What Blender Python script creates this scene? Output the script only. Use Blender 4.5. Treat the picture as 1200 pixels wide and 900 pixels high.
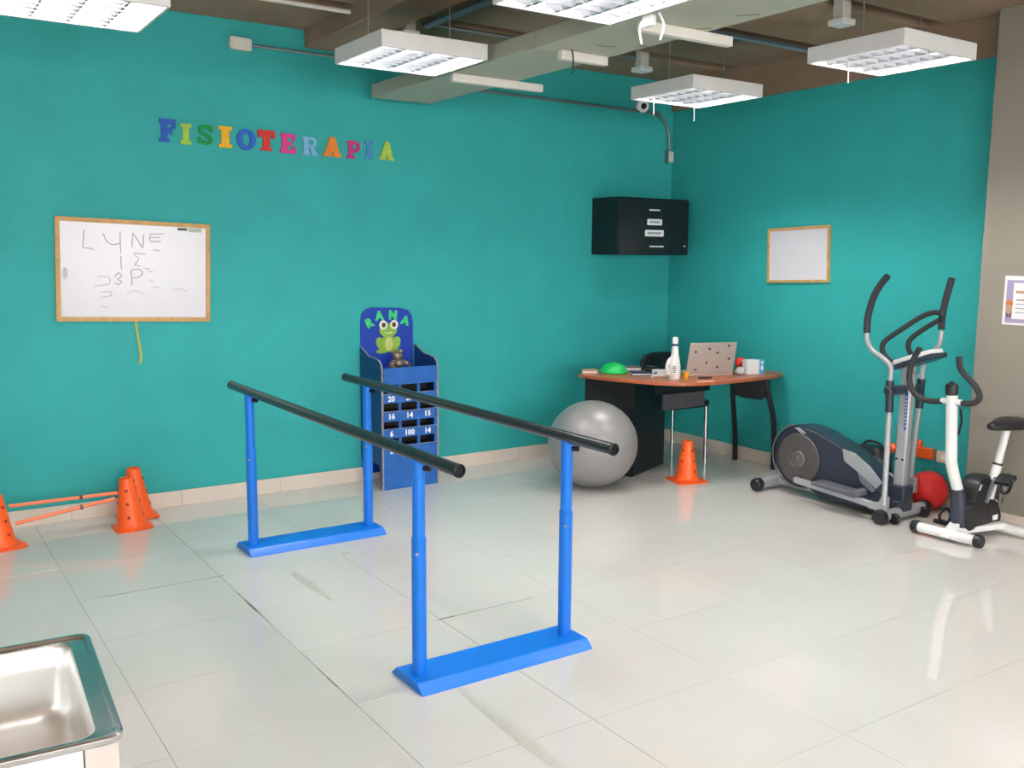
import bpy, bmesh, math, random
from mathutils import Vector, Matrix
random.seed(4)
PI = math.pi
SC = bpy.context.scene
C = SC.collection
for o in list(bpy.data.objects): bpy.data.objects.remove(o)

# ---------------------------------------------------------------- camera
F_PX, YAW, PITCH, ROLL = 1113.0, 0.58959, 0.136, 0.0078
CAM = Vector((-5.6535, -6.0563, 1.6))
fw = Vector((math.sin(YAW)*math.cos(PITCH), math.cos(YAW)*math.cos(PITCH), -math.sin(PITCH)))
r0 = Vector((math.cos(YAW), -math.sin(YAW), 0)); u0 = r0.cross(fw)
RT = r0*math.cos(ROLL) + u0*math.sin(ROLL); UP = u0*math.cos(ROLL) - r0*math.sin(ROLL)
cd = bpy.data.cameras.new('camera'); cam = bpy.data.objects.new('camera', cd); C.objects.link(cam)
cd.sensor_width = 36; cd.lens = 36*F_PX/1200; cd.clip_start = .05
M = Matrix((RT, UP, -fw)).transposed().to_4x4(); M.translation = CAM
cam.matrix_world = M
SC.camera = cam

def hit(px, py, ax, val):
    """photo pixel -> point on the plane coordinate[ax] = val"""
    d = fw + RT*((px-600)/F_PX) - UP*((py-450)/F_PX)
    return CAM + d*((val-CAM[ax])/d[ax])

# ---------------------------------------------------------------- world, lights, exposure
w = bpy.data.worlds.new('world'); SC.world = w; w.use_nodes = True
bg = w.node_tree.nodes['Background']; bg.inputs[0].default_value = (.86, .93, 1, 1); bg.inputs[1].default_value = 1.0
SC.view_settings.view_transform = 'Standard'; SC.view_settings.look = 'None'
SC.view_settings.gamma = 1; SC.view_settings.use_curve_mapping = False
SC.view_settings.exposure = 0.36
ROOM = dict(x0=-9.2, x1=0.0, y0=-10.2, y1=0.0, top=3.4)
ADDED_WINDOWS = [(-8.6, -6.4), (-5.9, -3.7), (-3.2, -1.0)]      # unseen windows added behind the camera to bring in daylight (x ranges)
def area(name, loc, rot, sx, sy, power, col=(1, 1, 1)):
    l = bpy.data.lights.new(name, 'AREA'); l.shape = 'RECTANGLE'; l.size = sx; l.size_y = sy; l.energy = power; l.color = col
    o = bpy.data.objects.new(name, l); C.objects.link(o); o.location = loc; o.rotation_euler = rot
    return o
for a, b in ADDED_WINDOWS:
    area('window_daylight', ((a+b)/2, -10.3, 1.75), (-PI/2, 0, PI), b-a-.1, 1.7, 110, (1, .965, .935))  # area light outside each added window, lighting the room from behind
area('window_daylight', (-9.3, -6.2, 1.75), (0, -PI/2, 0), 1.7, 2.6, 60, (.97, .985, 1))  # same for the unseen left window, added for light from behind left

# ---------------------------------------------------------------- materials
def lin(c): return tuple(((x/255)/12.92 if x/255 <= .04045 else ((x/255+.055)/1.055)**2.4) for x in c)
MATS = {}
def mat(name, rgb, rough=.5, metal=0, var=.0, vscale=8, bump=0, bscale=60, spec=.5, emit=None, rvar=0, coat=0):
    if name in MATS: return MATS[name]
    m = bpy.data.materials.new(name); m.use_nodes = True; nt = m.node_tree; b = nt.nodes['Principled BSDF']
    c = lin(rgb)
    b.inputs['Base Color'].default_value = (*c, 1); b.inputs['Roughness'].default_value = rough; b.inputs['Metallic'].default_value = metal
    b.inputs['Specular IOR Level'].default_value = spec
    if coat: b.inputs['Coat Weight'].default_value = coat; b.inputs['Coat Roughness'].default_value = .08
    g = nt.nodes.new('ShaderNodeNewGeometry')
    n = nt.nodes.new('ShaderNodeTexNoise'); n.inputs['Scale'].default_value = vscale; n.inputs['Detail'].default_value = 5
    nt.links.new(g.outputs['Position'], n.inputs['Vector'])
    v = var or .03
    r = nt.nodes.new('ShaderNodeValToRGB')
    r.color_ramp.elements[0].position = .3; r.color_ramp.elements[1].position = .7
    r.color_ramp.elements[0].color = (*[max(0, x*(1-v)) for x in c], 1); r.color_ramp.elements[1].color = (*[min(1, x*(1+v)) for x in c], 1)
    nt.links.new(n.outputs['Fac'], r.inputs['Fac']); nt.links.new(r.outputs['Color'], b.inputs['Base Color'])
    if rvar:
        mr = nt.nodes.new('ShaderNodeMapRange'); mr.inputs['To Min'].default_value = max(0, rough-rvar); mr.inputs['To Max'].default_value = rough+rvar
        nt.links.new(n.outputs['Fac'], mr.inputs['Value']); nt.links.new(mr.outputs['Result'], b.inputs['Roughness'])
    if bump:
        n2 = nt.nodes.new('ShaderNodeTexNoise'); n2.inputs['Scale'].default_value = bscale; n2.inputs['Detail'].default_value = 4
        nt.links.new(g.outputs['Position'], n2.inputs['Vector'])
        bp = nt.nodes.new('ShaderNodeBump'); bp.inputs['Strength'].default_value = bump; bp.inputs['Distance'].default_value = .01
        nt.links.new(n2.outputs['Fac'], bp.inputs['Height']); nt.links.new(bp.outputs['Normal'], b.inputs['Normal'])
    if emit:
        b.inputs['Emission Color'].default_value = (*lin(emit[0]), 1); b.inputs['Emission Strength'].default_value = emit[1]
    MATS[name] = m
    return m
m_wall = mat('teal_wall_paint', (50, 170, 168), .6, var=.06, vscale=3, bump=.35, bscale=90, spec=.35)
m_grey = mat('grey_column_paint', (148, 140, 129), .7, var=.04, vscale=3, bump=.15, bscale=60)
m_conc = mat('concrete_ceiling', (150, 126, 106), .85, var=.16, vscale=2.2, bump=.5, bscale=25, spec=.2)
m_slab = mat('concrete_slab_dark', (112, 94, 80), .9, var=.15, vscale=3, bump=.4, bscale=25, spec=.2)
m_duct = mat('duct_paint', (170, 172, 156), .6, var=.05, vscale=4, bump=.1, bscale=30)
m_tile = mat('porcelain_tile', (213, 210, 205), .075, var=.025, vscale=2.5, rvar=.02, spec=.9)
m_grout = mat('floor_grout', (172, 167, 158), .6, var=.3, vscale=1.6)
m_mark = mat('tape_residue', (190, 188, 180), .3, var=.06, vscale=30)
m_base = mat('baseboard_tile', (226, 214, 202), .25, var=.03, vscale=4)
m_plain = mat('white_room_paint', (225, 222, 215), .8)
m_white = mat('white_paint', (240, 240, 240), .35)
m_offw = mat('off_white_plastic', (222, 216, 208), .4)
m_fix = mat('fixture_enamel', (222, 220, 220), .4)
m_alu = mat('louver_aluminium', (205, 205, 210), .3, .96)
m_tube = mat('fluorescent_tube', (255, 255, 255), .4, emit=((255, 250, 246), 100))
m_metal = mat('galvanised_conduit', (150, 152, 152), .35, .8)
m_bluec = mat('blue_grey_conduit', (126, 146, 158), .4, .3)
m_steel = mat('stainless_steel', (238, 238, 236), .42, 1, var=.03, vscale=14, rvar=.05)
m_blue = mat('bright_blue_enamel', (4, 114, 218), .35, var=.03, bump=.05, bscale=80)
m_rail = mat('black_rail_paint', (34, 34, 36), .25, var=.1, vscale=30)
m_chip = mat('bolt_dark', (30, 30, 34), .4, .6)
m_wood = mat('light_pine_frame', (206, 160, 100), .5, var=.12, vscale=30)
m_board = mat('whiteboard_surface', (226, 224, 232), .2, var=.015, vscale=4)
m_ink = mat('faded_marker_ink', (178, 176, 188), .5)
m_ink2 = mat('faint_marker_ink', (202, 200, 208), .5)
m_black = mat('black_laminate', (18, 20, 26), .4)
m_blk2 = mat('black_plastic', (26, 27, 31), .42, bump=.05, bscale=200)
m_navy = mat('navy_plastic', (44, 50, 66), .32)
m_disc = mat('flywheel_grey', (78, 76, 76), .5, var=.08, vscale=20)
m_silv = mat('silver_paint', (182, 183, 188), .35, .35)
m_foam = mat('foam_grip', (44, 44, 48), .7, bump=.15, bscale=300)
m_grayp = mat('grey_panel', (74, 72, 78), .5)
m_desk = mat('cherry_desk_wood', (176, 96, 62), .3, var=.12, vscale=18)
m_chrome = mat('chrome', (190, 190, 195), .12, 1)
m_orange = mat('orange_plastic', (255, 98, 30), .38, var=.03)
m_hole = mat('hole_dark', (150, 44, 14), .7)
m_pole = mat('orange_pole', (255, 136, 96), .4)
m_ball = mat('silver_grey_vinyl', (146, 144, 143), .38, .15, var=.03, spec=.5)
m_red = mat('red_rubber', (230, 42, 36), .5, var=.05)
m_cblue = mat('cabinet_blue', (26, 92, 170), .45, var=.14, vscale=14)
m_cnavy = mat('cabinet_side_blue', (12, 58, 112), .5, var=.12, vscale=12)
m_royal = mat('royal_blue_board', (20, 60, 172), .4, var=.1, vscale=6)
m_worn = mat('worn_wood_edge', (146, 140, 148), .7, var=.3, vscale=60)
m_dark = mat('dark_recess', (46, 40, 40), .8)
m_lime = mat('frog_green', (142, 184, 62), .5, var=.08, vscale=40)
m_belly = mat('frog_belly', (206, 214, 130), .5)
m_letg = mat('letter_green', (58, 206, 126), .5, var=.15, vscale=60)
m_eye = mat('frog_eye_white', (240, 236, 220), .4)
m_iris = mat('frog_eye_brown', (86, 44, 26), .4)
m_bronze = mat('frog_casting', (150, 130, 116), .35, .7, var=.2, vscale=60)
m_yellow = mat('yellow_strap', (170, 186, 96), .7)
m_lap = mat('laptop_lid', (186, 172, 164), .35, .3)
m_spot = mat('sticker_brown', (104, 60, 58), .6)
m_green = mat('green_rubber', (22, 190, 92), .45)
m_paper = mat('paper_white', (240, 240, 240), .7)
m_cyan = mat('cyan_print', (56, 160, 214), .5)
m_lil = mat('poster_lilac', (168, 156, 192), .6)
m_pbr = mat('poster_tan', (196, 156, 120), .6)
m_por = mat('poster_orange', (206, 118, 62), .6)
m_tan = mat('tan_cover', (206, 168, 128), .6)
m_amber = mat('amber_plastic', (226, 168, 40), .4)
m_print = mat('label_print', (96, 96, 104), .6)
m_skirt = mat('sink_cabinet_white', (244, 242, 240), .3)
m_stile = mat('sink_cabinet_stile', (200, 190, 184), .5)
m_glass = None

# ---------------------------------------------------------------- mesh helpers
def frame(d):
    d = Vector(d).normalized(); a = Vector((0, 0, 1)) if abs(d.z) < .9 else Vector((1, 0, 0))
    u = a.cross(d).normalized(); return u, d.cross(u).normalized(), d
def smooth_path(pts, sub=6):
    P = [Vector(p) for p in pts]
    if len(P) < 3: return P
    out = []
    for i in range(len(P)-1):
        p0 = P[max(i-1, 0)]; p1 = P[i]; p2 = P[i+1]; p3 = P[min(i+2, len(P)-1)]
        for k in range(sub):
            t = k/sub
            out.append(.5*((2*p1)+(p2-p0)*t+(2*p0-5*p1+4*p2-p3)*t*t+(3*p1-p0-3*p2+p3)*t**3))
    return out+[P[-1]]
class MB:
    def __init__(s): s.v = []; s.f = []
    def add(s, vs, fs):
        k = len(s.v); s.v += [Vector(v) for v in vs]; s.f += [tuple(i+k for i in f) for f in fs]; return s
    def box(s, a, b, mtx=None):
        x0, y0, z0 = a; x1, y1, z1 = b
        vs = [Vector(q) for q in ((x0,y0,z0),(x1,y0,z0),(x1,y1,z0),(x0,y1,z0),(x0,y0,z1),(x1,y0,z1),(x1,y1,z1),(x0,y1,z1))]
        if mtx: vs = [mtx @ q for q in vs]
        return s.add(vs, [(0,3,2,1),(4,5,6,7),(0,1,5,4),(1,2,6,5),(2,3,7,6),(3,0,4,7)])
    def bar(s, p, q, wu, wv, up=(0,0,1)):
        """box beam from p to q, section wu x wv (wv along up)"""
        p = Vector(p); q = Vector(q); d = (q-p).normalized(); u = d.cross(Vector(up)).normalized(); v = u.cross(d)
        vs = []
        for c in (p, q): vs += [c-u*wu/2-v*wv/2, c+u*wu/2-v*wv/2, c+u*wu/2+v*wv/2, c-u*wu/2+v*wv/2]
        return s.add(vs, [(0,3,2,1),(4,5,6,7),(0,1,5,4),(1,2,6,5),(2,3,7,6),(3,0,4,7)])
    def tube(s, pts, r, n=12, smooth=True, sub=6, cap=True):
        P = smooth_path(pts, sub) if smooth else [Vector(q) for q in pts]
        m = len(P); R = r if isinstance(r, (list, tuple)) else [r]*m
        if len(R) != m: R = [R[min(len(R)-1, int(i*len(R)/m))] for i in range(m)]
        d = (P[1]-P[0]).normalized(); u, v, _ = frame(d); rings = []; vs = []
        for i, c in enumerate(P):
            t = (P[min(i+1, m-1)]-P[max(i-1, 0)]).normalized()
            u = (u - t*u.dot(t)).normalized(); v = t.cross(u)
            vs += [c+(u*math.cos(2*PI*k/n)+v*math.sin(2*PI*k/n))*R[i] for k in range(n)]
        fs = [(i*n+k, i*n+(k+1) % n, (i+1)*n+(k+1) % n, (i+1)*n+k) for i in range(m-1) for k in range(n)]
        if cap: fs += [tuple(range(n-1, -1, -1)), tuple(range((m-1)*n, m*n))]
        return s.add(vs, fs)
    def cyl(s, p, q, r, r2=None, n=20):
        p, q = Vector(p), Vector(q); u, v, d = frame(q-p); r2 = r if r2 is None else r2; vs = []
        for c, R in ((p, r), (q, r2)): vs += [c+(u*math.cos(2*PI*k/n)+v*math.sin(2*PI*k/n))*R for k in range(n)]
        return s.add(vs, [(k, (k+1) % n, n+(k+1) % n, n+k) for k in range(n)]+[tuple(range(n-1, -1, -1)), tuple(range(n, 2*n))])
    def lathe(s, prof, org=(0,0,0), axis=(0,0,1), n=24, sx=1, sy=1):
        u, v, d = frame(axis); org = Vector(org); vs = []; m = len(prof)
        for r, h in prof: vs += [org+d*h+u*r*sx*math.cos(2*PI*k/n)+v*r*sy*math.sin(2*PI*k/n) for k in range(n)]
        fs = [(i*n+k, i*n+(k+1) % n, (i+1)*n+(k+1) % n, (i+1)*n+k) for i in range(m-1) for k in range(n)]
        if prof[0][0] > 1e-6: fs.append(tuple(range(n-1, -1, -1)))
        if prof[-1][0] > 1e-6: fs.append(tuple(range((m-1)*n, m*n)))
        return s.add(vs, fs)
    def sphere(s, c, r, n=24, m=14, sc=(1,1,1)):
        c = Vector(c); vs = []; 
        for i in range(m+1):
            t = PI*i/m
            vs += [c+Vector((r*sc[0]*math.sin(t)*math.cos(2*PI*k/n), r*sc[1]*math.sin(t)*math.sin(2*PI*k/n), r*sc[2]*math.cos(t))) for k in range(n)]
        return s.add(vs, [(i*n+k, (i+1)*n+k, (i+1)*n+(k+1) % n, i*n+(k+1) % n) for i in range(m) for k in range(n)])
    def prism(s, poly, o, u, v, t):
        """2-D polygon in the plane o + a*u + b*v, extruded by the vector t"""
        o, u, v, t = map(Vector, (o, u, v, t)); n = len(poly)
        A = [o+u*a+v*b for a, b in poly]
        if u.cross(v).dot(t) < 0: A.reverse()
        return s.add(A+[q+t for q in A], [tuple(range(n-1, -1, -1)), tuple(range(n, 2*n))]+[(k, (k+1) % n, n+(k+1) % n, n+k) for k in range(n)])
    def loft(s, loops, close0=False, close1=False):
        n = len(loops[0]); vs = [p for l in loops for p in l]
        fs = [(i*n+k, i*n+(k+1) % n, (i+1)*n+(k+1) % n, (i+1)*n+k) for i in range(len(loops)-1) for k in range(n)]
        if close0: fs.append(tuple(range(n-1, -1, -1)))
        if close1: fs.append(tuple(range((len(loops)-1)*n, len(loops)*n)))
        return s.add(vs, fs)
    def build(s, name, material, parent=None, bevel=0, seg=2, shade=35, local=False):
        me = bpy.data.meshes.new(name)
        bm = bmesh.new(); V = [bm.verts.new(v) for v in s.v]
        for f in s.f:
            try: bm.faces.new([V[i] for i in f])
            except ValueError: pass
        bmesh.ops.remove_doubles(bm, verts=bm.verts, dist=1e-6)
        bmesh.ops.recalc_face_normals(bm, faces=bm.faces); bm.to_mesh(me); bm.free()
        o = bpy.data.objects.new(name, me); C.objects.link(o); me.materials.append(material)
        if parent is not None:
            o.parent = parent
            if not local: me.transform(WM[root(parent).name].inverted())
        if shade:
            me.polygons.foreach_set('use_smooth', [True]*len(me.polygons)); me.set_sharp_from_angle(angle=math.radians(shade))
        if bevel:
            md = o.modifiers.new('bevel', 'BEVEL'); md.width = bevel; md.segments = seg; md.limit_method = 'ANGLE'; md.angle_limit = math.radians(40)
            md.harden_normals = False
        return o
WM = {}
def root(o):
    while o.parent is not None: o = o.parent
    return o
def thing(name, label, cat, loc=(0,0,0), rotz=0, group=None):
    o = bpy.data.objects.new(name, None); C.objects.link(o); o.location = loc; o.rotation_euler = (0, 0, rotz); o.empty_display_size = .1
    o['label'] = label; o['category'] = cat
    if group: o['group'] = group
    WM[o.name] = Matrix.Translation(Vector(loc)) @ Matrix.Rotation(rotz, 4, 'Z')
    return o
def tag(o, label, cat, group=None):
    o['label'] = label; o['category'] = cat
    if group: o['group'] = group
    return o
def struct(o, label=None):
    o['kind'] = 'structure'
    if label: o['label'] = label
    WM[o.name] = Matrix.Identity(4)
    return o
def origin(o, loc):
    """put the origin of a one-mesh thing at its base"""
    loc = Vector(loc); o.data.transform(Matrix.Translation(-loc)); o.location = loc; WM[o.name] = Matrix.Translation(loc); return o
def dup(src, loc, label=None, group=None):
    r = src.copy(); C.objects.link(r); r.location = loc; WM[r.name] = Matrix.Translation(Vector(loc))
    if label: r['label'] = label
    if group: r['group'] = group
    for ch in list(src.children):
        c = ch.copy(); C.objects.link(c); c.parent = r
        for g in ch.children:
            d = g.copy(); C.objects.link(d); d.parent = c
    return r
def text_mesh(txt, size, mtx, name, material, parent, depth=.001, bold=0):
    cu = bpy.data.curves.new(name, 'FONT'); cu.body = txt; cu.size = size; cu.extrude = depth; cu.offset = bold
    cu.align_x = 'CENTER'; cu.align_y = 'CENTER'; cu.resolution_u = 2
    t = bpy.data.objects.new('tmp_text', cu); C.objects.link(t)
    me = bpy.data.meshes.new_from_object(t.evaluated_get(bpy.context.evaluated_depsgraph_get()))
    bpy.data.objects.remove(t); bpy.data.curves.remove(cu)
    me.transform(mtx)
    if parent is not None: me.transform(WM[root(parent).name].inverted())
    me.name = name; me.materials.clear(); me.materials.append(material)
    o = bpy.data.objects.new(name, me); C.objects.link(o)
    if parent is not None: o.parent = parent
    return o
def basis(o, u, v):
    u, v = Vector(u).normalized(), Vector(v).normalized(); m = Matrix((u, v, u.cross(v))).transposed().to_4x4(); m.translation = Vector(o); return m
def rrect(w, h, r, n=5, cx=0, cy=0):
    P = []
    for sx, sy, a0 in ((1,1,0),(-1,1,90),(-1,-1,180),(1,-1,270)):
        for k in range(n+1):
            a = math.radians(a0+90*k/n); P.append((cx+sx*(w/2-r)+r*math.cos(a), cy+sy*(h/2-r)+r*math.sin(a)))
    return P
def ell(rx, ry, cx=0, cy=0, n=20, a0=0): 
    ca, sa = math.cos(a0), math.sin(a0)
    return [(cx+rx*math.cos(2*PI*k/n)*ca-ry*math.sin(2*PI*k/n)*sa, cy+rx*math.cos(2*PI*k/n)*sa+ry*math.sin(2*PI*k/n)*ca) for k in range(n)]

# ================================================================ THE SETTING
X0, Y0, TOP = ROOM['x0'], ROOM['y0'], ROOM['top']
struct(MB().box((X0-.2, Y0-.2, -.12), (.3, .2, -.006)).build('floor', m_grout))
FLOOR = bpy.data.objects['floor']
TSX, TSY, TX, TY = .6455, .5418, -4.9702, -1.4658
tiles = {}
def tile(x0, x1, y0, y1):
    g = .0009; k = (round(x1-x0, 3), round(y1-y0, 3))
    if k not in tiles:
        a, b = k[0]/2-g, k[1]/2-g; c = .0004
        m = MB().loft([[Vector((sx*a, sy*b, -.012)) for sx, sy in ((-1,-1),(1,-1),(1,1),(-1,1))],
                       [Vector((sx*a, sy*b, -c)) for sx, sy in ((-1,-1),(1,-1),(1,1),(-1,1))],
                       [Vector((sx*(a-c), sy*(b-c), 0)) for sx, sy in ((-1,-1),(1,-1),(1,1),(-1,1))]], True, True)
        o = m.build('tile', m_tile, FLOOR, shade=0); tiles[k] = o.data
    else:
        o = bpy.data.objects.new('tile', tiles[k]); C.objects.link(o); o.parent = FLOOR
    o.location = ((x0+x1)/2, (y0+y1)/2, random.uniform(-.0004, 0)); return o
for i in range(-6, 9):
    for j in range(-3, 12):
        a, b = TX+i*TSX, TX+(i+1)*TSX; d, c = TY-j*TSY, TY-(j+1)*TSY
        if a >= -.01: continue
        if c >= -.01: continue
        tile(a, min(b, 0), c, min(d, 0))
# porcelain beyond the tiled field in view
far = MB()
ylim = TY-12*TSY; xlim = TX-6*TSX
far.box((X0, Y0, -.012), (0, ylim-.0013, 0)); far.box((X0, ylim, -.012), (xlim-.0013, 0, 0))
far.build('far_floor', m_tile, FLOOR, shade=0)
# dull tape marks on the tiles
def floor_mark(pts, wd):
    m = MB(); P = [Vector((x, y, 0)) for x, y in pts]; A = []; B = []
    for i, q in enumerate(P):
        t = (P[min(i+1, len(P)-1)]-P[max(i-1, 0)]).normalized(); s = Vector((-t.y, t.x, 0)); ww = wd[i]/2*random.uniform(.8, 1.15)
        A.append(q+s*ww); B.append(q-s*ww)
    poly = A+B[::-1]
    m.prism([(v.x, v.y) for v in poly], (0, 0, .0000), (1,0,0), (0,1,0), (0, 0, .0004)); m.build('floor_mark', m_mark, FLOOR, shade=0)
def rp(a, b, n): return [(a[0]+(b[0]-a[0])*k/n, a[1]+(b[1]-a[1])*k/n) for k in range(n+1)]
floor_mark(rp((-4.0, -1.60), (-3.985, -2.10), 8), [.012, .05, .06, .055, .06, .05, .055, .03, .008])
floor_mark(rp((-3.965, -3.22), (-3.96, -4.6), 10), [.01, .03, .04]+[.045]*8)

def joint_dirt(pts, wd):
    m = MB()
    for i in range(len(pts)-1):
        if wd[i] > 0: m.bar((*pts[i], .0002), (*pts[i+1], .0002), wd[i], .0006)
    m.build('joint_dirt', mat('joint_dirt', (112, 108, 100), .8, var=.3, vscale=60), FLOOR, shade=0)
XL2 = TX+TSX
joint_dirt(rp((-4.9, TY), (XL2+.02, TY), 10), [.0025, .004, .004, .003, .0035, .0025, .003, .0015, .003, .004])
joint_dirt(rp((XL2, -1.70), (XL2, -2.22), 10), [.003, .005, .004, .009, .013, .012, .006, .004, .003, .0025])
joint_dirt(rp((XL2, -2.55), (XL2, -3.1), 6), [.002, .002, .004, .006, .003, .002])
joint_dirt(rp((TX+2*TSX-.01, TY-2*TSY), (TX+2*TSX+.5, TY-2*TSY), 6), [.010, .003, .002, .002, .002, .0015])
joint_dirt(rp((-3.62, TY), (TX+2*TSX+.01, TY), 4), [.003, .002, .003, .006])
def wall_with_holes(name, axis, val, thick, a0, a1, holes, z0, z1, m):
    """wall in plane axis=val from a0..a1 with rectangular holes (a, b, za, zb)"""
    b = MB(); cuts = sorted(holes); cur = a0
    def blk(p, q, za, zb):
        if axis == 1: b.box((p, val, za), (q, val+thick, zb))
        else: b.box((val, p, za), (val+thick, q, zb))
    for h in cuts:
        blk(cur, h[0], z0, z1); blk(h[0], h[1], z0, h[2]); blk(h[0], h[1], h[3], z1); cur = h[1]
    blk(cur, a1, z0, z1); return struct(b.build(name, m, shade=0))
struct(MB().box((X0-.2, 0, 0), (.3, .2, TOP)).build('wall_back', m_wall, shade=0))
struct(MB().box((0, Y0-.2, 0), (.3, 0, 2.787)).build('wall_right', m_wall, shade=0))
COLF = -.155
struct(MB().box((COLF, -4.6, 0), (0, -2.86, 3.02)).build('wall_column', m_grey, bevel=.004))
wf = wall_with_holes('wall_front', 1, Y0-.2, .2, X0-.2, .3, [(a, b, .9, 2.6) for a, b in ADDED_WINDOWS], 0, TOP, m_plain)
wl = wall_with_holes('wall_left', 0, X0-.2, .2, Y0, 0, [(-7.5, -4.9, .9, 2.6)], 0, TOP, m_plain)
for k, (a, b) in enumerate(ADDED_WINDOWS):  # frames of the unseen windows added for daylight
    f = MB()
    for p, q in (((a, .9), (b, .96)), ((a, 2.54), (b, 2.6)), ((a, .96), (a+.06, 2.54)), ((b-.06, .96), (b, 2.54)), (((a+b)/2-.03, .96), ((a+b)/2+.03, 2.54))):
        f.box((p[0], Y0-.08, p[1]), (q[0], Y0-.02, q[1]))
    struct(f.build('window_%d' % (k+1), m_white, shade=0))
f = MB()
for p, q in (((-7.5, .9), (-4.9, .96)), ((-7.5, 2.54), (-4.9, 2.6)), ((-7.5, .96), (-7.44, 2.54)), ((-4.96, .96), (-4.9, 2.54)), ((-6.23, .96), (-6.17, 2.54))):
    f.box((X0-.08, p[0], p[1]), (X0-.02, q[0], q[1]))
struct(f.build('window_4', m_white, shade=0))  # unseen left window, added for its light

# baseboards, laid in tile lengths
def base_run(name, axis, val, a0, a1, face):
    back = MB()
    if axis == 1: back.box((a0, val-.006, 0), (a1, val, .098))
    else: back.box((val-.006, a0, 0), (val, a1, .098))
    b = struct(back.build(name, m_grout, shade=0)); k = math.floor((a0-face)/TSX)
    while face+k*TSX < a1:
        p, q = max(a0, face+k*TSX)+.0008, min(a1, face+(k+1)*TSX)-.0008
        if q-p > .01:
            t = MB()
            if axis == 1: t.box((p, val-.013, .0), (q, val-.006, .1))
            else: t.box((val-.013, p, .0), (val-.006, q, .1))
            t.build('baseboard_tile', m_base, b, bevel=.0015, seg=1)
        k += 1
base_run('baseboard_back', 1, 0, -8.0, -.013, TX+.2)
base_run('baseboard_right', 0, 0, -2.86, 0, TY+.1)
base_run('baseboard_column', 0, COLF, -4.6, -2.847, TY-.3)

# ceiling: slab, concrete panels with gaps, beams
CEIL = struct(MB().box((X0-.2, Y0-.2, 3.3), (.3, .2, 3.4)).build('ceiling', m_slab, shade=0))
for a, b in [(-.62, 0), (-1.48, -.78), (-2.34, -1.62), (-3.2, -2.48), (-4.06, -3.34), (-4.92, -4.2), (-5.78, -5.06), (-6.64, -5.92), (-7.5, -6.78), (-8.36, -7.64), (-9.22, -8.5), (-10.1, -9.36)]:
    MB().box((X0, a, 3.02), (-.02, b, 3.3)).build('ceiling_panel', m_conc, CEIL, bevel=.01)
MB().box((-.02, Y0, 2.787), (.3, 0, 3.3)).build('beam', m_conc, CEIL, bevel=.006)
MB().box((-3.24, Y0, 2.91), (-2.98, 0, 3.1)).build('beam', m_conc, CEIL, bevel=.01)

# ================================================================ PARALLEL BARS
pb = thing('parallel_bars', 'blue steel parallel bars with two long black handrails on the tiled floor', 'parallel bars', (-3.71, -2.1, 0))
BX = (-4.045, -3.365); BY = (-1.15, -3.04); RZ = .868
for y in BY:
    # low folded-sheet base plate: flat top, sloped long edges
    w1, w0, h = .085, .125, .035
    prof = [(-w0, 0), (w0, 0), (w0-.006, .008), (w1, h), (-w1, h), (-w0+.006, .008)]
    b = MB().prism(prof, (BX[0]-.055, y, 0), (0,1,0), (0,0,1), (BX[1]-BX[0]+.11, 0, 0)).build('base', m_blue, pb, bevel=.002)
for x in BX:
    for y in BY:
        lo = MB().cyl((x, y, .03), (x, y, .56), .0275, n=28).build('lower_post', m_blue, pb)
        MB().lathe([(.0272, .545), (.0283, .548), (.0283, .561), (.0235, .563)], (x, y, 0), n=28).build('collar', m_blue, lo)
        MB().cyl((x-.02, y-.0235, .505), (x-.024, y-.029, .505), .006, n=10).build('set_screw', m_worn, lo)
        up = MB().cyl((x, y, .5), (x, y, RZ-.012), .0240, n=28).build('upper_post', m_blue, pb)
        for k in range(4):
            z = .615+k*.055
            MB().cyl((x+.0155, y-.0160, z), (x+.0165, y-.0172, z), .0045, n=8).build('pin_hole', m_chip, up)
        MB().cyl((x+.012, y-.018, RZ-.045), (x+.03, y-.04, RZ-.045), .011, n=12).build('clamp_bolt', m_chip, up)
RAIL_R = .0235
for x in BX:
    p, q = (x, -.86, RZ), (x, -3.33, RZ)
    r = MB().tube([p, q], RAIL_R, 24, False).build('handrail', m_rail, pb)
    for yy, s in ((-.86, 1), (-3.33, -1)):
        MB().lathe([(RAIL_R-.001, 0), (RAIL_R+.001, .001), (RAIL_R+.001, .008), (RAIL_R-.006, .012), (RAIL_R-.007, .006), (.0005, .006)], (x, yy-.002*s, RZ), (0, s, 0), n=24).build('end_cap', m_chip, r)

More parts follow.
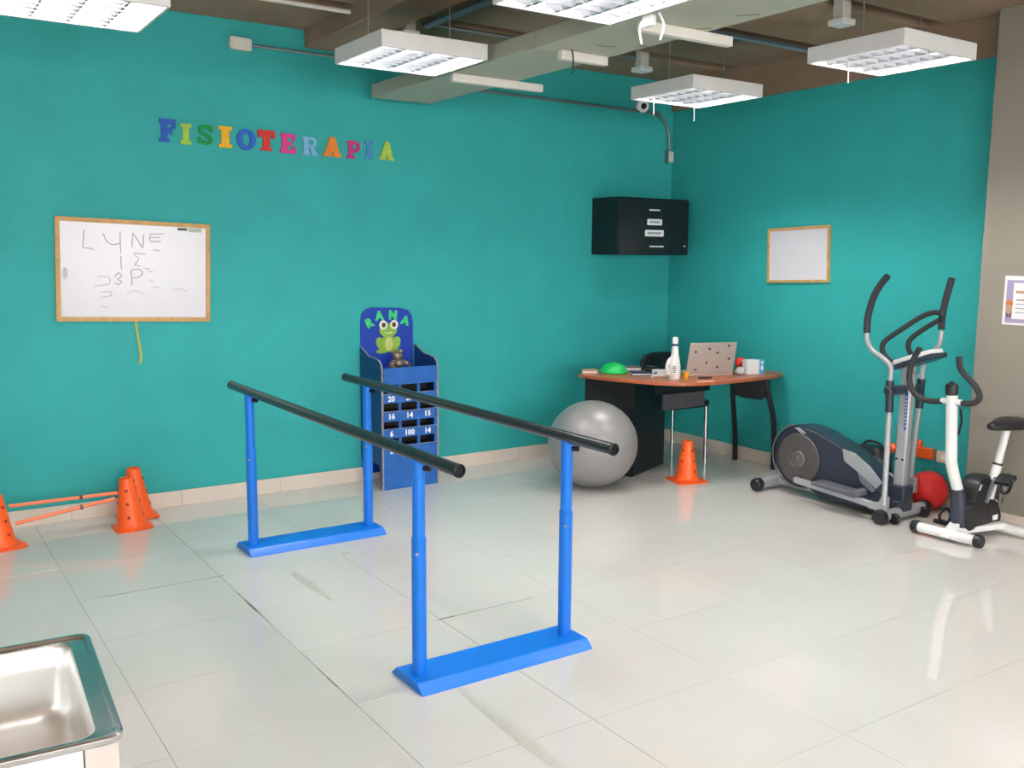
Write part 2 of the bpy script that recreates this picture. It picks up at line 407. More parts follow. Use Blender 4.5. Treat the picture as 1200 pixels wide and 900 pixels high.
# ================================================================ WHITEBOARDS
def whiteboard(label, o, u, v, n, W, H, fr, strokes=()):
    """o = centre of the back on the wall"""
    u, v, n = Vector(u), Vector(v), Vector(n); o = Vector(o)
    t = thing('whiteboard', label, 'whiteboard', o-v*H/2)
    MB().prism([(-W/2+fr*.5, -H/2+fr*.5), (W/2-fr*.5, -H/2+fr*.5), (W/2-fr*.5, H/2-fr*.5), (-W/2+fr*.5, H/2-fr*.5)], o+n*.001, u, v, n*.010).build('writing_surface', m_board, t, shade=0)
    for poly in ([(-W/2,-H/2),(W/2,-H/2),(W/2-fr,-H/2+fr),(-W/2+fr,-H/2+fr)], [(-W/2,H/2),(W/2,H/2),(W/2-fr,H/2-fr),(-W/2+fr,H/2-fr)],
                 [(-W/2,-H/2),(-W/2,H/2),(-W/2+fr,H/2-fr),(-W/2+fr,-H/2+fr)], [(W/2,-H/2),(W/2,H/2),(W/2-fr,H/2-fr),(W/2-fr,-H/2+fr)]):
        if (poly[1][0]-poly[0][0])*(poly[2][1]-poly[1][1])-(poly[1][1]-poly[0][1])*(poly[2][0]-poly[1][0]) < 0: poly = poly[::-1]
        MB().prism(poly, o+n*.0005, u, v, n*.018).build('frame_rail', m_wood, t, bevel=.002, seg=1)
    for pts, m, wd in strokes:
        b = MB(); b.tube([o+u*a+v*c+n*.0112 for a, c in pts], wd, 6, True, 4)
        b.build('marker_stroke', m, t)
    return t
th = math.radians(-1.9)
U = Vector((math.cos(th), 0, math.sin(th))); V = Vector((-math.sin(th), 0, math.cos(th))); N = Vector((0, -1, 0))
WBW, WBH = .885, .605
WBO = Vector((-4.34, 0, 1.48))
def wb(px, py):
    """pixel in the 1029x900 enlargement (x 40..280, y 230..440) -> board coordinates"""
    h = hit(40+px*240/1029, 230+py*210/900, 1, -.012)-WBO; return (h.dot(U), h.dot(V))
S = []
def st(pts, m=m_ink, wd=.0032): S.append(([wb(*q) for q in pts], m, wd))
st([(250,170),(247,215),(246,255),(272,260),(300,268)])                                   # L
st([(347,185),(365,225),(395,243),(430,236)]); st([(432,180),(433,240),(437,285)])        # U / Y
st([(492,255),(494,215),(497,185),(520,220),(545,258),(549,215),(551,192)])               # N
st([(585,190),(584,225),(635,226)]); st([(585,190),(650,188)]); st([(588,208),(630,207)]) # E
st([(437,300),(437,335),(440,368)])                                                       # I
st([(500,286),(560,290)]); st([(500,290),(525,315),(505,345),(535,350)], m_ink2)
st([(600,268),(635,275)]); st([(555,360),(580,368)])
st([(320,402),(375,406),(375,440),(305,450)], m_ink2)
st([(405,405),(425,385),(440,400),(420,418),(440,428),(425,442),(405,434)])
st([(490,445),(490,400),(488,375),(520,366),(545,380),(530,405),(495,410)])
st([(575,378),(600,380)], m_ink2); st([(580,420),(605,430)], m_ink2); st([(600,455),(632,458)], m_ink2)
st([(335,482),(385,480),(385,500),(335,508)], m_ink2); st([(468,490),(505,474),(548,490)], m_ink2); st([(335,552),(375,562)], m_ink2)
st([(700,470),(735,466),(765,478)], m_ink2)
wb1 = whiteboard('large landscape whiteboard with pine frame and faded marker writing on the long wall', WBO, U, V, N, WBW, WBH, .026, S)
WM[wb1.name] = Matrix.Translation(wb1.location)
for nm, px0, px1, py, hh, m in (('magnet_label', 720, 768, 165, .016, m_print), ('magnet_label', 775, 840, 170, .024, mat('label_pale', (186, 196, 178), .5))):
    a, c = wb(px0, py); a2, _ = wb(px1, py)
    MB().prism([(a, c-hh/2), (a2, c-hh/2), (a2, c+hh/2), (a, c+hh/2)], WBO+N*.011, U, V, N*.002).build(nm, m, wb1, shade=0)
a, c = wb(155, 385)
MB().prism(ell(.014, .035, a, c), WBO+N*.0109, U, V, N*.0004).build('smudge', m_ink2, wb1, shade=0)
# strap hanging below
s_ = MB(); P = [(-4.355, -.008, 1.19), (-4.35, -.010, 1.12), (-4.338, -.009, 1.03), (-4.332, -.010, .96), (-4.338, -.014, .93), (-4.35, -.018, .925)]
for i in range(len(P)-1): s_.bar(P[i], P[i+1], .016, .002, (0, -1, 0))
origin(tag(s_.build('strap', m_yellow), 'thin yellow green strap dangling below the large whiteboard', 'strap'), (-4.345, -.012, .925))

th2 = math.radians(2)
U2 = Vector((0, -math.cos(th2), math.sin(th2))); V2 = Vector((0, math.sin(th2), math.cos(th2)))
whiteboard('small blank whiteboard with pine frame beside the elliptical trainer wall', (0, -1.375, 1.61), U2, V2, (-1, 0, 0), .565, .405, .02)

# ================================================================ WALL LETTERS  F I S I O T E R A P I A
S_ = .26
def R(x0, y0, x1, y1): return [(x0, y0), (x1, y0), (x1, y1), (x0, y1)]
def ring(n=28, r=.27, cx=.5, cy=.5):
    out = []
    for k in range(n):
        a, b = 2*PI*k/n, 2*PI*(k+1)/n
        out.append([(cx+.5*math.cos(a), cy+.5*math.sin(a)), (cx+.5*math.cos(b), cy+.5*math.sin(b)), (cx+r*.75*math.cos(b), cy+r*1.1*math.sin(b)), (cx+r*.75*math.cos(a), cy+r*1.1*math.sin(a))])
    return out
def arcband(cx, cy, rx, ry, a0, a1, wd, n=12):
    out = []
    for k in range(n):
        a, b = math.radians(a0+(a1-a0)*k/n), math.radians(a0+(a1-a0)*(k+1)/n)
        out.append([(cx+rx*math.cos(a), cy+ry*math.sin(a)), (cx+rx*math.cos(b), cy+ry*math.sin(b)), (cx+(rx-wd)*math.cos(b), cy+(ry-wd)*math.sin(b)), (cx+(rx-wd)*math.cos(a), cy+(ry-wd)*math.sin(a))])
    return out
GL = {
 'F': [R(.12,0,.5,1), R(.02,.8,.98,1), R(.78,.62,.98,.85), R(.45,.4,.75,.6), R(.66,.33,.78,.67), R(0,0,.62,.14)],
 'I': [R(.2,0,.8,1), R(0,0,1,.17), R(0,.83,1,1)],
 'T': [R(.3,0,.7,1), R(0,.78,1,1), R(0,.62,.2,.8), R(.8,.62,1,.8), R(.18,0,.82,.13)],
 'E': [R(.1,0,.45,1), R(0,.8,.95,1), R(.75,.65,.95,.85), R(.4,.4,.75,.6), R(0,0,1,.2), R(.8,.1,1,.36)],
 'P': [R(.1,0,.45,1), R(0,0,.6,.15), R(0,.82,.5,1), R(.4,.82,.7,1), R(.4,.36,.7,.54)]+arcband(.66,.68,.34,.32,-90,90,.22),
 'R': [R(.1,0,.42,1), R(0,0,.5,.14), R(0,.84,.5,1), R(.4,.84,.66,1), R(.4,.42,.66,.58)]+arcband(.62,.71,.32,.29,-90,90,.2)+[[(.42,.5),(.66,.5),(.98,.08),(.66,.08)], R(.62,0,1,.14)],
 'A': [[(.36,1),(.64,1),(.42,.1),(.08,.1)], [(.36,1),(.64,1),(.92,.1),(.58,.1)], R(.25,.22,.75,.4), R(0,0,.46,.14), R(.54,0,1,.14)],
 'O': ring(),
 'S': arcband(.5,.72,.46,.28,20,270,.2)+arcband(.5,.28,.46,.28,-160,90,.2)+[R(.76,.66,.96,.95), R(.04,.05,.24,.36)],
}
LET = [('F',186,205,139.5,166.5,(46,92,190),'blue','first'), ('I',211,223,145,169,(166,204,84),'lime green',''), ('S',231,249,146,170,(12,150,72),'green',''),
       ('I',256,270.5,148,173,(248,184,40),'yellow',''), ('O',277,298.5,151,176,(44,100,196),'blue',''), ('T',301.5,321,152.5,176.5,(214,50,46),'red',''),
       ('E',328,345.5,156.5,179.5,(222,62,142),'pink',''), ('R',353.5,371,160.5,182,(128,180,218),'light blue',''), ('A',378,399,160.5,183.5,(230,134,46),'orange',''),
       ('P',406,421,165,186,(196,50,128),'magenta',''), ('I',427,436.5,165,186,(72,138,190),'steel blue',''), ('A',444,461,166,187.5,(170,200,80),'lime green','')]
for ch, a, b, c, d, col, cn, _ in LET:
    p = hit(a, d, 1, 0); q = hit(b, c, 1, 0); wd, ht = q.x-p.x, (hit((a+b)/2, c, 1, 0)-hit((a+b)/2, d, 1, 0)).z
    p.z = hit((a+b)/2, d, 1, 0).z
    m = MB(); tilt = math.radians(-1.5); u = Vector((math.cos(tilt), 0, math.sin(tilt))); v = Vector((-math.sin(tilt), 0, math.cos(tilt)))
    for i, poly in enumerate(GL[ch]):
        A = sum(poly[k][0]*poly[(k+1) % len(poly)][1]-poly[(k+1) % len(poly)][0]*poly[k][1] for k in range(len(poly)))
        if A < 0: poly = poly[::-1]
        m.prism([(x*wd, y*ht) for x, y in poly], (p.x, -.0005, p.z), u, v, (0, -.012-.0003*(i % 11), 0))
    o = m.build('wall_letter', mat('foam_%s' % cn.replace(' ', '_')+ch, col, .75, var=.1, vscale=50), shade=0)
    nm = {'I': {'lime green': 'narrow letter I left of the green S', 'yellow': 'letter I left of the round O', 'steel blue': 'thin letter I near the end of the word'}.get(cn, ''),
          'A': {'orange': 'letter A before the magenta P', 'lime green': 'last letter A at the right end of the word'}.get(cn, '')}.get(ch, 'letter '+ch)
    origin(tag(o, '%s foam %s' % (cn, nm)+(' in the coloured wall word' if len(nm.split()) < 6 else ''), 'letter', 'coloured wall letters'), (p.x+wd/2, 0, p.z))

# ================================================================ CEILING SERVICES
DZ = 2.62
du = thing('ceiling_duct', 'long flat pale grey duct running under the ceiling towards the wall', 'duct', (-2.6, -.14, DZ))
MB().box((-2.83, -7.5, DZ), (-2.385, -.14, DZ+.085)).build('duct_body', m_duct, du, bevel=.004)
for y in (-.15, -2.02, -4.0): MB().box((-2.832, y-.004, DZ-.002), (-2.383, y+.004, DZ+.087)).build('seam_band', m_duct, du)
for x, y, l, a in ((-2.45, -2.35, .09, .3), (-2.5, -3.05, .1, .9), (-2.47, -2.78, .07, .8), (-2.62, -2.25, .1, .2)):
    MB().bar((x, y, DZ-.0005), (x+l*math.cos(a), y-l*math.sin(a), DZ-.0005), .006, .0015).build('scratch', m_slab, du, shade=0)
for x0, x1, y, lab in ((-2.83, -2.2, -1.19, 'white support bar under the duct nearest the long wall'), (-2.70, -2.40, -2.05, 'short white support bar under the middle of the duct'), (-2.78, -2.22, -2.75, 'long white support bar under the duct next to conduit')):
    origin(tag(MB().box((x0, y-.02, DZ-.045), (x1, y+.02, DZ)).build('support_bar', m_offw, bevel=.003), lab, 'bracket', 'white duct support bars'), ((x0+x1)/2, y, DZ-.045))
origin(tag(MB().tube([(-2.66, -2.1, DZ), (-2.658, -2.11, DZ-.06), (-2.66, -2.1, DZ-.12)], .004, 6).build('loose_wire', m_chip), 'short dark wire hanging from the duct', 'wire'), (-2.66, -2.1, DZ-.12))
# lamp fixtures
LW, LD, LH, LZ = .61, .57, .082, 2.6
def make_fixture(loc, label):
    t = thing('ceiling_light', label, 'ceiling light', loc, 0, 'square louvred ceiling lights')
    a, b, e = LW/2, LD/2, .012
    h = MB(); h.box((-a, -b, 0), (-a+e, b, LH)).box((a-e, -b, 0), (a, b, LH)).box((-a+e, -b, 0), (a-e, -b+e, LH)).box((-a+e, b-e, 0), (a-e, b, LH)).box((-a+e, -b+e, LH-.012), (a-e, b-e, LH))
    h.build('housing', m_fix, t, bevel=.003, local=True)
    for k in range(4):
        x = -a+LW*(k+.5)/4
        MB().tube([(x, -b+.02, .062), (x, b-.02, .062)], .013, 10, False).build('lamp_tube', m_tube, t, local=True)
        for s in (-1, 1):          # slanted reflector wing either side of each tube
            MB().prism([(x+s*.030, .074), (x+s*.070, .008), (x+s*.072, .009), (x+s*.032, .075)], (0, -b+.013, 0), (1,0,0), (0,0,1), (0, LD-.026, 0)).build('reflector', m_alu, t, local=True)
    for k in range(1, 8):
        y = -b+LD*k/8
        MB().prism([(-.0015, .004), (.0015, .004), (.0025, .016), (.005, .030), (.009, .042), (-.009, .042), (-.005, .030), (-.0025, .016)], (-a+.013, y, 0), (0,1,0), (0,0,1), (LW-.026, 0, 0)).build('louver_blade', m_alu, t, local=True, shade=60)
    for sx in (-1, 1):
        MB().cyl((sx*.24, 0, LH), (sx*.24, 0, 3.02-LZ+.28), .004, n=8).build('hanger_rod', m_metal, t, local=True)
    return t
FX = [(-4.86, -1.57, 'glowing square ceiling light cut off at the top left corner'), (-3.215, -1.42, 'glowing square ceiling light hanging in front of the duct end'),
      (-1.17, -1.46, 'glowing square ceiling light hung close to the room corner'), (-1.20, -2.90, 'glowing square ceiling light near the grey column'),
      (-3.19, -2.95, 'big glowing ceiling light cut off by the top edge above the duct')]
f0 = make_fixture((FX[0][0], FX[0][1], LZ), FX[0][2])
for x, y, l in FX[1:]: dup(f0, (x, y, LZ), l)
for x, y, l in ((-4.9, -4.6, 'near the sink'), (-3.2, -4.5, 'above the near end of the bars'), (-1.2, -4.5, 'beside the column end'), 
                (-4.9, -7.5, 'behind the viewer'), (-1.5, -7.5, 'in the far corner behind the viewer')):
    dup(f0, (x, y, LZ), 'square louvred ceiling light out of the picture '+l)  # unseen lights added to brighten the room
# pull cords under the lights
for x, y, l, lab in ((-1.36, -1.27, .1, 'short white pull cord under the left side of the corner light'), (-.93, -1.2, .09, 'short white pull cord under the right side of the corner light'),
                (-1.3, -2.72, .09, 'short white pull cord under the light by the column')):
    origin(tag(MB().tube([(x, y, LZ+.02), (x+.002, y, LZ-l)], .003, 6, False).build('pull_cord', m_offw), lab, 'cord'), (x, y, LZ-l))
# ballast plug with two white leads by the big light
pl = thing('lead_connector', 'white plug with two curled leads beside the big top light', 'connector', (-2.86, -2.90, 2.58))
MB().box((-2.875, -2.93, 2.555), (-2.845, -2.87, 2.6)).build('plug', m_white, pl, bevel=.004)
for dx, dy in ((-.012, .035), (.012, -.06)):
    MB().tube([(-2.86, -2.9+dy, 2.60), (-2.86+dx, -2.9+dy*1.3, 2.55), (-2.86+dx*.4, -2.9+dy*1.1, 2.49)], .005, 6).build('lead', m_white, pl)
# ceiling sockets
for x, y, lab in ((-2.85, -.70, 'white ceiling junction box above the light by the duct end'), (-.97, -.70, 'white ceiling junction box above the corner light'), (-.98, -2.41, 'white ceiling junction box above the light by the column')):
    t = thing('junction_box', lab, 'junction box', (x, y, 2.9), 0, 'white ceiling junction boxes')
    MB().box((x-.035, y-.035, 2.93), (x+.035, y+.035, 3.3)).build('stem', m_offw, t, bevel=.004)
    MB().box((x-.055, y-.055, 2.9), (x+.055, y+.055, 2.935)).build('socket_plate', m_white, t, bevel=.006)
# conduits
def pipe(name, pts, r, m, lab, cat='conduit', sub=6, smooth=True):
    o = MB().tube(pts, r, 10, smooth, sub).build(name, m); return origin(tag(o, lab, cat), pts[0])
jb = thing('wall_box', 'square off white junction box high on the long wall at left', 'junction box', (-3.665, 0, 2.845))
MB().prism(rrect(.135, .075, .012), (-3.665, 0, 2.878), (1,0,-.04), (0,0,1), (0, -.045, 0)).build('cover', m_offw, jb, bevel=.004)
pipe('conduit', [(-3.6, -.018, 2.878), (-2.42, -.018, 2.873)], .009, m_metal, 'thin grey conduit from the off white wall box to the duct')
pipe('conduit', [(-2.33, -.018, 2.775), (-.36, -.018, 2.757), (-.22, -.018, 2.75), (-.12, -.018, 2.70), (-.06, -.018, 2.60), (-.05, -.018, 2.43)], .011, m_metal, 'long grey conduit on the wall bending down at the corner', sub=8)
b2 = thing('wall_box', 'small white outlet box where the bent conduit ends in the corner', 'junction box', (-.04, 0, 2.37))
MB().box((-.075, -.035, 2.37), (-.012, 0, 2.46)).build('cover', m_offw, b2, bevel=.006)
MB().box((-.082, -.037, 2.36), (-.072, 0, 2.47)).build('back_plate', m_metal, b2)
cm = thing('ceiling_sensor', 'round white sensor with dark lens by the corner ceiling light', 'sensor', (-.36, 0, 2.78))
MB().lathe([(.055, 0), (.058, .02), (.05, .045), (.03, .05), (.0, .05)], (-.36, 0, 2.805), (-.25, -1, -.2), n=24).build('body', m_white, cm)
MB().sphere(Vector((-.36, 0, 2.805))+Vector((-.25, -1, -.2)).normalized()*.05, .024).build('lens', m_chip, cm)
pipe('conduit', [(-1.9, -1.55, 3.0), (-.03, -1.55, 3.0)], .018, m_bluec, 'blue grey ceiling conduit running from the duct to the right wall', smooth=False)
pipe('conduit', [(-1.9, -1.585, 2.985), (-.03, -1.585, 2.985)], .010, m_bluec, 'thin blue grey conduit alongside the thicker one on the ceiling', smooth=False)
pipe('conduit', [(-6.2, -.72, 2.99), (-2.92, -.72, 2.99)], .013, m_offw, 'pale conduit on the ceiling leading to the junction box at left', smooth=False)
pipe('conduit', [(-2.76, -.72, 2.99), (-1.05, -.72, 2.99)], .013, m_metal, 'dark conduit on the ceiling between the two junction boxes', smooth=False)
pipe('conduit', [(-2.75, -.75, 2.97), (-2.75, -4.6, 2.97)], .02, m_bluec, 'grey conduit above the duct running towards the viewer', smooth=False)

# ================================================================ FROG GAME CABINET
fc = thing('frog_game_cabinet', 'blue frog toss game cabinet with numbered slots against the long wall', 'game cabinet', (-2.66, -.17, 0))
xa, xb, yf = -2.885, -2.445, -.345
th_ = .016
# backboard with rounded top
poly = [(-2.875, .05), (-2.47, .05), (-2.47, 1.12), (-2.48, 1.165), (-2.51, 1.20), (-2.56, 1.215), (-2.79, 1.225), (-2.84, 1.21), (-2.866, 1.18), (-2.875, 1.13)]
bb_ = MB().prism(poly, (0, -.004, 0), (1,0,0), (0,0,1), (0, -.014, 0)).build('backboard', m_royal, fc, bevel=.002)
side = [(-.018, .17), (-.30, .17), (-.33, .02), (-.345, .0), (-.345, .82), (-.335, .86), (-.30, .885), (-.24, .895), (-.15, .90), (-.09, .925), (-.018, .955)]
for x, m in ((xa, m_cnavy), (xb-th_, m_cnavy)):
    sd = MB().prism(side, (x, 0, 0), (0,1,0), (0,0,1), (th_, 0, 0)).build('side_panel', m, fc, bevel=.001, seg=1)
    e = MB()
    for i in range(3, len(side)-1): e.bar((x+th_/2, side[i][0], side[i][1]), (x+th_/2, side[i+1][0], side[i+1][1]), th_*.8, .002, (0, -.7, .7))
    e.build('worn_edge', m_worn, sd, shade=0)
MB().box((xa+th_, -.33, .79), (xb-th_, -.018, .802)).build('top_tray', m_royal, fc)
rows = [(.66, .72), (.54, .595), (.42, .47), (.30, .355)]
cols = [(-2.866, -2.755), (-2.735, -2.613), (-2.593, -2.478)]
fx0, fx1 = xa+th_, xb-th_; y0, y1 = yf, yf+.014
zc = .0
for z0, z1 in rows[::-1]+[(.835, .835)]:      # horizontal front boards
    MB().box((fx0, y0-(.008 if zc > .6 else 0), zc), (fx1, y1, z0)).build('front_board', m_cblue, fc, bevel=.0015, seg=1)
    if z0 < .8:
        MB().box((fx0, y0-.002, z0-.003), (fx1, y0+.0, z0)).build('worn_edge', m_worn, fc, shade=0)
    zc = z1
for z0, z1 in rows:
    xs = [fx0]+[v for c_ in cols for v in c_]+[fx1]
    for k in range(0, len(xs), 2):
        if xs[k+1]-xs[k] > .004: MB().box((xs[k], y0, z0), (xs[k+1], y1, z1)).build('slot_divider', m_cblue, fc, shade=0)
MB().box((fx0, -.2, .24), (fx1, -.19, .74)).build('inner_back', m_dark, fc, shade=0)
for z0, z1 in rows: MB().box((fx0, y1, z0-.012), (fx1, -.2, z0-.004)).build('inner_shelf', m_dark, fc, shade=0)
for (z0, z1), nums in zip(rows, (('20', '20', ''), ('16', '14', '15'), ('6', '100', '14'), ('8', '5', ''))):
    for (a, b), t_ in zip(cols, nums):
        if t_: text_mesh(t_, .052, basis(((a+b)/2, y0-.0015, z0-.036), (1,0,0), (0,0,1)), 'slot_number', m_paper, fc, .001, .0018)
# frog cut-out
yb = -.0185
def disc(poly, name, m, lay, par): return MB().prism(poly, (-2.665, yb-.002*lay, 0), (1,0,0), (0,0,1), (0, -.002, 0)).build(name, m, par, shade=0)
FR = MB()
for pl_ in (ell(.068, .05, 0, 1.062, 24), ell(.05, .066, 0, .972, 24), ell(.034, .05, -.058, .968, 18, .5), ell(.034, .05, .058, .968, 18, -.5), ell(.044, .015, -.052, .914, 16), ell(.044, .015, .052, .914, 16)):
    FR.prism(pl_, (-2.668, yb, 0), (1,0,0), (0,0,1), (0, -.003-.0001*len(FR.f)/20, 0))
frog = FR.build('frog_cutout', m_lime, bb_, shade=0)
disc(ell(.03, .05, 0, .965), 'belly', m_belly, 2, bb_)
for s in (-1, 1):
    disc(ell(.031, .033, s*.042, 1.10), 'eye', m_eye, 2, bb_); disc(ell(.015, .017, s*.040, 1.10), 'pupil', m_iris, 3, bb_)
MB().tube([(-2.668+.028*math.sin(a), yb-.005, 1.054-.012*math.cos(a)) for a in (-1.3, -.7, 0, .7, 1.3)], .0035, 6).build('mouth', m_eye, bb_)
for ch, x, z, rot in (('R', -2.815, 1.115, .4), ('A', -2.738, 1.163, .1), ('N', -2.632, 1.165, -.06), ('A', -2.535, 1.125, -.3)):
    text_mesh(ch, .08, basis((x, yb-.004, z), (math.cos(rot), 0, math.sin(rot)), (-math.sin(rot), 0, math.cos(rot))), 'letter', m_letg, bb_, .003, .006)
# cast frog on the tray
cf = thing('cast_frog', 'small metal frog sitting on the blue game cabinet tray', 'figurine', (-2.665, -.16, .8025))
MB().sphere((-2.665, -.16, .8405), .05, sc=(.9, 1.1, .75)).build('body', m_bronze, cf)
MB().sphere((-2.665, -.155, .89), .038, sc=(1, 1, .9)).build('head', m_bronze, cf)
for s in (-1, 1):
    MB().sphere((-2.665+s*.02, -.165, .925), .014).build('eye', m_bronze, cf)
    MB().tube([(-2.665+s*.035, -.17, .85), (-2.665+s*.07, -.19, .83), (-2.665+s*.05, -.235, .815)], [.02, .016, .012], 10).build('leg', m_bronze, cf)

# ================================================================ WALL CABINET
wc = thing('wall_cabinet', 'black wall cabinet with two white labels hung in the room corner', 'cabinet', (-.48, -.17, 1.60))
MB().box((-.845, -.327, 1.60), (-.118, 0, 2.045)).build('body', m_black, wc, bevel=.002)
dr = MB().box((-.842, -.345, 1.603), (-.12, -.329, 2.035)).build('door', mat('cabinet_door_black', (22, 24, 30), .3), wc, bevel=.002)
for x0, x1, z0, z1, txt in ((-.565, -.41, 1.835, 1.882, 'FISIOTERAPIA'), (-.585, -.39, 1.747, 1.797, 'TERAPIA FISICA')):
    lb = MB().prism(rrect(x1-x0, z1-z0, .006), ((x0+x1)/2, -.3452, (z0+z1)/2), (1,0,0), (0,0,1), (0, -.002, 0)).build('label', m_paper, dr, shade=0)
    for k in range(8 if x0 < -.57 else 6):
        xx = x0+.025+k*(.0185)
        MB().box((xx, -.3478, (z0+z1)/2-.009), (xx+.011, -.3472, (z0+z1)/2+.009)).build('printed_letter', m_print, dr, shade=0)
for x, z, l in ((-.49, 1.952, .11), (-.46, 1.668, .15)):
    MB().box((x-l/2, -.3475, z-.006), (x+l/2, -.3452, z+.006)).build('paper_strip', m_offw, dr, shade=0)
MB().lathe([(.014, 0), (.014, .006), (.008, .012), (0, .012)], (-.157, -.345, 1.675), (0, -1, 0), n=16).build('lock', m_chrome, dr)

# ================================================================ DESK CORNER
DT, DU_ = .735, .710
dk = thing('corner_desk', 'curved cherry wood corner desk with black pedestal and bent black legs', 'desk', (-.9, -1.0, 0))
front = smooth_path([(-1.42, -.60, 0), (-1.37, -.85, 0), (-1.27, -1.12, 0), (-1.15, -1.30, 0), (-1.0, -1.39, 0), (-.8, -1.42, 0), (-.5, -1.41, 0), (-.22, -1.385, 0), (-.07, -1.335, 0), (-.015, -1.27, 0)], 5)
back = [(-.03, -1.02, 0), (-.35, -.96, 0), (-.62, -.86, 0), (-.80, -.70, 0), (-.93, -.46, 0), (-1.22, -.45, 0)]
poly = [(q[0], q[1]) for q in front]+[(q[0], q[1]) for q in back]
MB().prism(poly, (0, 0, DU_), (1,0,0), (0,1,0), (0, 0, DT-DU_)).build('desk_top', m_desk, dk, bevel=.004)
ang = math.atan2(.22, .51); pu = Vector((math.cos(ang), math.sin(ang), 0)); pv = Vector((-math.sin(ang), math.cos(ang), 0)); po = Vector((-1.175, -.94, 0))
MB().prism([(0, 0), (.555, 0), (.555, .40), (0, .40)], po, pu, pv, (0, 0, DU_)).build('pedestal', m_black, dk, bevel=.003)
MB().prism([(-.002, -.006), (.0, -.006), (.0, .40), (-.002, .40)], po+Vector((0, 0, .01)), pu, pv, (0, 0, DU_-.02)).build('pedestal_edge', m_blk2, dk)
mp0, mp1 = Vector((-.99, -1.03, 0)), Vector((-.555, -1.03, 0))
MB().box((-1.05, -1.02, .60), (-.50, -1.00, DU_)).build('apron', m_black, dk)
MB().box((-.985, -1.045, .49), (-.575, -1.021, .605)).build('drawer_tray', m_grayp, dk, bevel=.004)
for pts in ([(-.33, -1.09, .70), (-.30, -1.06, .60), (-.19, -.98, .40), (-.10, -.92, .2), (-.075, -.905, 0)], [(-.22, -1.32, .70), (-.20, -1.32, .60), (-.13, -1.32, .40), (-.10, -1.31, .2), (-.09, -1.305, 0)]):
    MB().tube(pts, .02, 14, True, 6).build('leg', m_blk2, dk)
MB().prism([(0, .56), (.06, .545), (.2, .54), (.235, .56), (.25, .71), (0, .71)], (-.315, -1.10, 0), Vector((.09, -.23, 0)).normalized(), (0,0,1), (.02, .008, 0)).build('leg_plate', m_black, dk, bevel=.004)
# chair tucked behind the desk
ch = thing('desk_chair', 'black padded chair with steel legs tucked behind the corner desk', 'chair', (-.43, -.55, 0))
MB().prism(rrect(.44, .44, .07), (-.43, -.56, .42), (1,0,0), (0,1,0), (0, 0, .05)).build('seat', m_blk2, ch, bevel=.012, seg=3)
b_ = MB(); cols_ = []
for k in range(11):
    x = -.66+.46*k/10; yy = -.31-.035*(1-((k-5)/5)**2)*-1
    cols_.append((x, yy))
bp = [(0.02, 0), (.44, 0), (.46, .12), (.44, .23), (.39, .275), (.32, .29), (.14, .29), (.07, .275), (.02, .23), (0, .12)]
MB().prism(bp, (-.57, -.30, .525), (1,0,0), (0,.08,1), (0, -.035, 0)).build('backrest', m_blk2, ch, bevel=.012, seg=3)
for x, y, s in ((-.27, -.77, 1), (-.70, -.50, 1), (-.24, -.36, 0), (-.60, -.36, 0)):
    MB().tube([(x, y, 0), (x+(-.003), y+.005, .44)], .0165, 12, False).build('leg', m_chrome, ch)
for x in (-.52, -.17): MB().tube([(x, -.36, .44), (x, -.30, .55), (x, -.285, .62)], .011, 10).build('back_upright', m_chrome, ch)
# laptop (lid towards the viewer)
lp = thing('laptop', 'open grey laptop with dark spots on its lid on the desk', 'laptop', (-.64, -1.12, DT))
la, lb_ = Vector((-.845, -1.115, DT)), Vector((-.48, -1.225, DT)); lu = (lb_-la).normalized(); ln = Vector((lu.y, -lu.x, 0))   # ln points to viewer
W_ = (lb_-la).length
MB().prism([(0, 0), (W_, 0), (W_, .25), (0, .25)], la, lu, -ln, (0, 0, .018)).build('keyboard_base', m_lap, lp, bevel=.004)
lv = (Vector((0, 0, 1))*.975+ln*-.0+lu*.06).normalized()
lvec = (Vector((0, 0, 1))*.96-ln*-.22*0+ln*.05).normalized()
lid = MB().prism([(0, 0), (W_, 0), (W_+.02, .225), (.028, .225)], la+Vector((0, 0, .018)), lu, lvec, -ln*.012).build('lid', m_lap, lp, bevel=.004)
for a, b in ((.06, .16), (.065, .03), (.17, .18), (.15, .08), (.235, .15), (.24, .045), (.325, .2), (.33, .105)):
    MB().prism(ell(.011, .009, a+.01, b, 10), la+Vector((0, 0, .018)), lu, lvec, ln*.001).build('sticker', m_spot, lid, shade=0)
# cleaning bottle
bo = thing('cleaner_bottle', 'tall white plastic bottle with blue ring standing on the desk', 'bottle', (-1.0, -1.16, DT))
MB().lathe([(.038, 0), (.042, .01), (.042, .09), (.036, .13), (.027, .17), (.024, .21), (.021, .235)], (-1.0, -1.16, DT), n=24).build('body', m_white, bo)
MB().lathe([(.022, .0), (.022, .014)], (-1.0, -1.16, DT+.234), n=20).build('collar', mat('dark_blue_ring', (34, 42, 92), .4), bo)
MB().lathe([(.019, 0), (.022, .012), (.022, .035), (.016, .048), (.0, .05)], (-1.0, -1.16, DT+.248), n=20).build('cap', m_white, bo)
MB().tube([(-1.035, -1.145, DT+.03), (-1.052, -1.138, DT+.08), (-1.04, -1.143, DT+.13), (-1.02, -1.15, DT+.15)], .012, 10).build('handle', m_white, bo)
hd = (CAM-Vector((-1, -1.16, 1.6))); hd.z = 0; hd.normalize(); hx = Vector((-hd.y, hd.x, 0))
for k, (zz, ww) in enumerate(((.092, .02), (.080, .03), (.064, .024), (.05, .016))):
    MB().prism([(-ww/2, -.003), (ww/2, -.003), (ww/2, .003), (-ww/2, .003)], Vector((-1, -1.16, DT+zz))+hd*.0422, hx, (0,0,1), hd*.001).build('label_print', m_print, bo, shade=0)
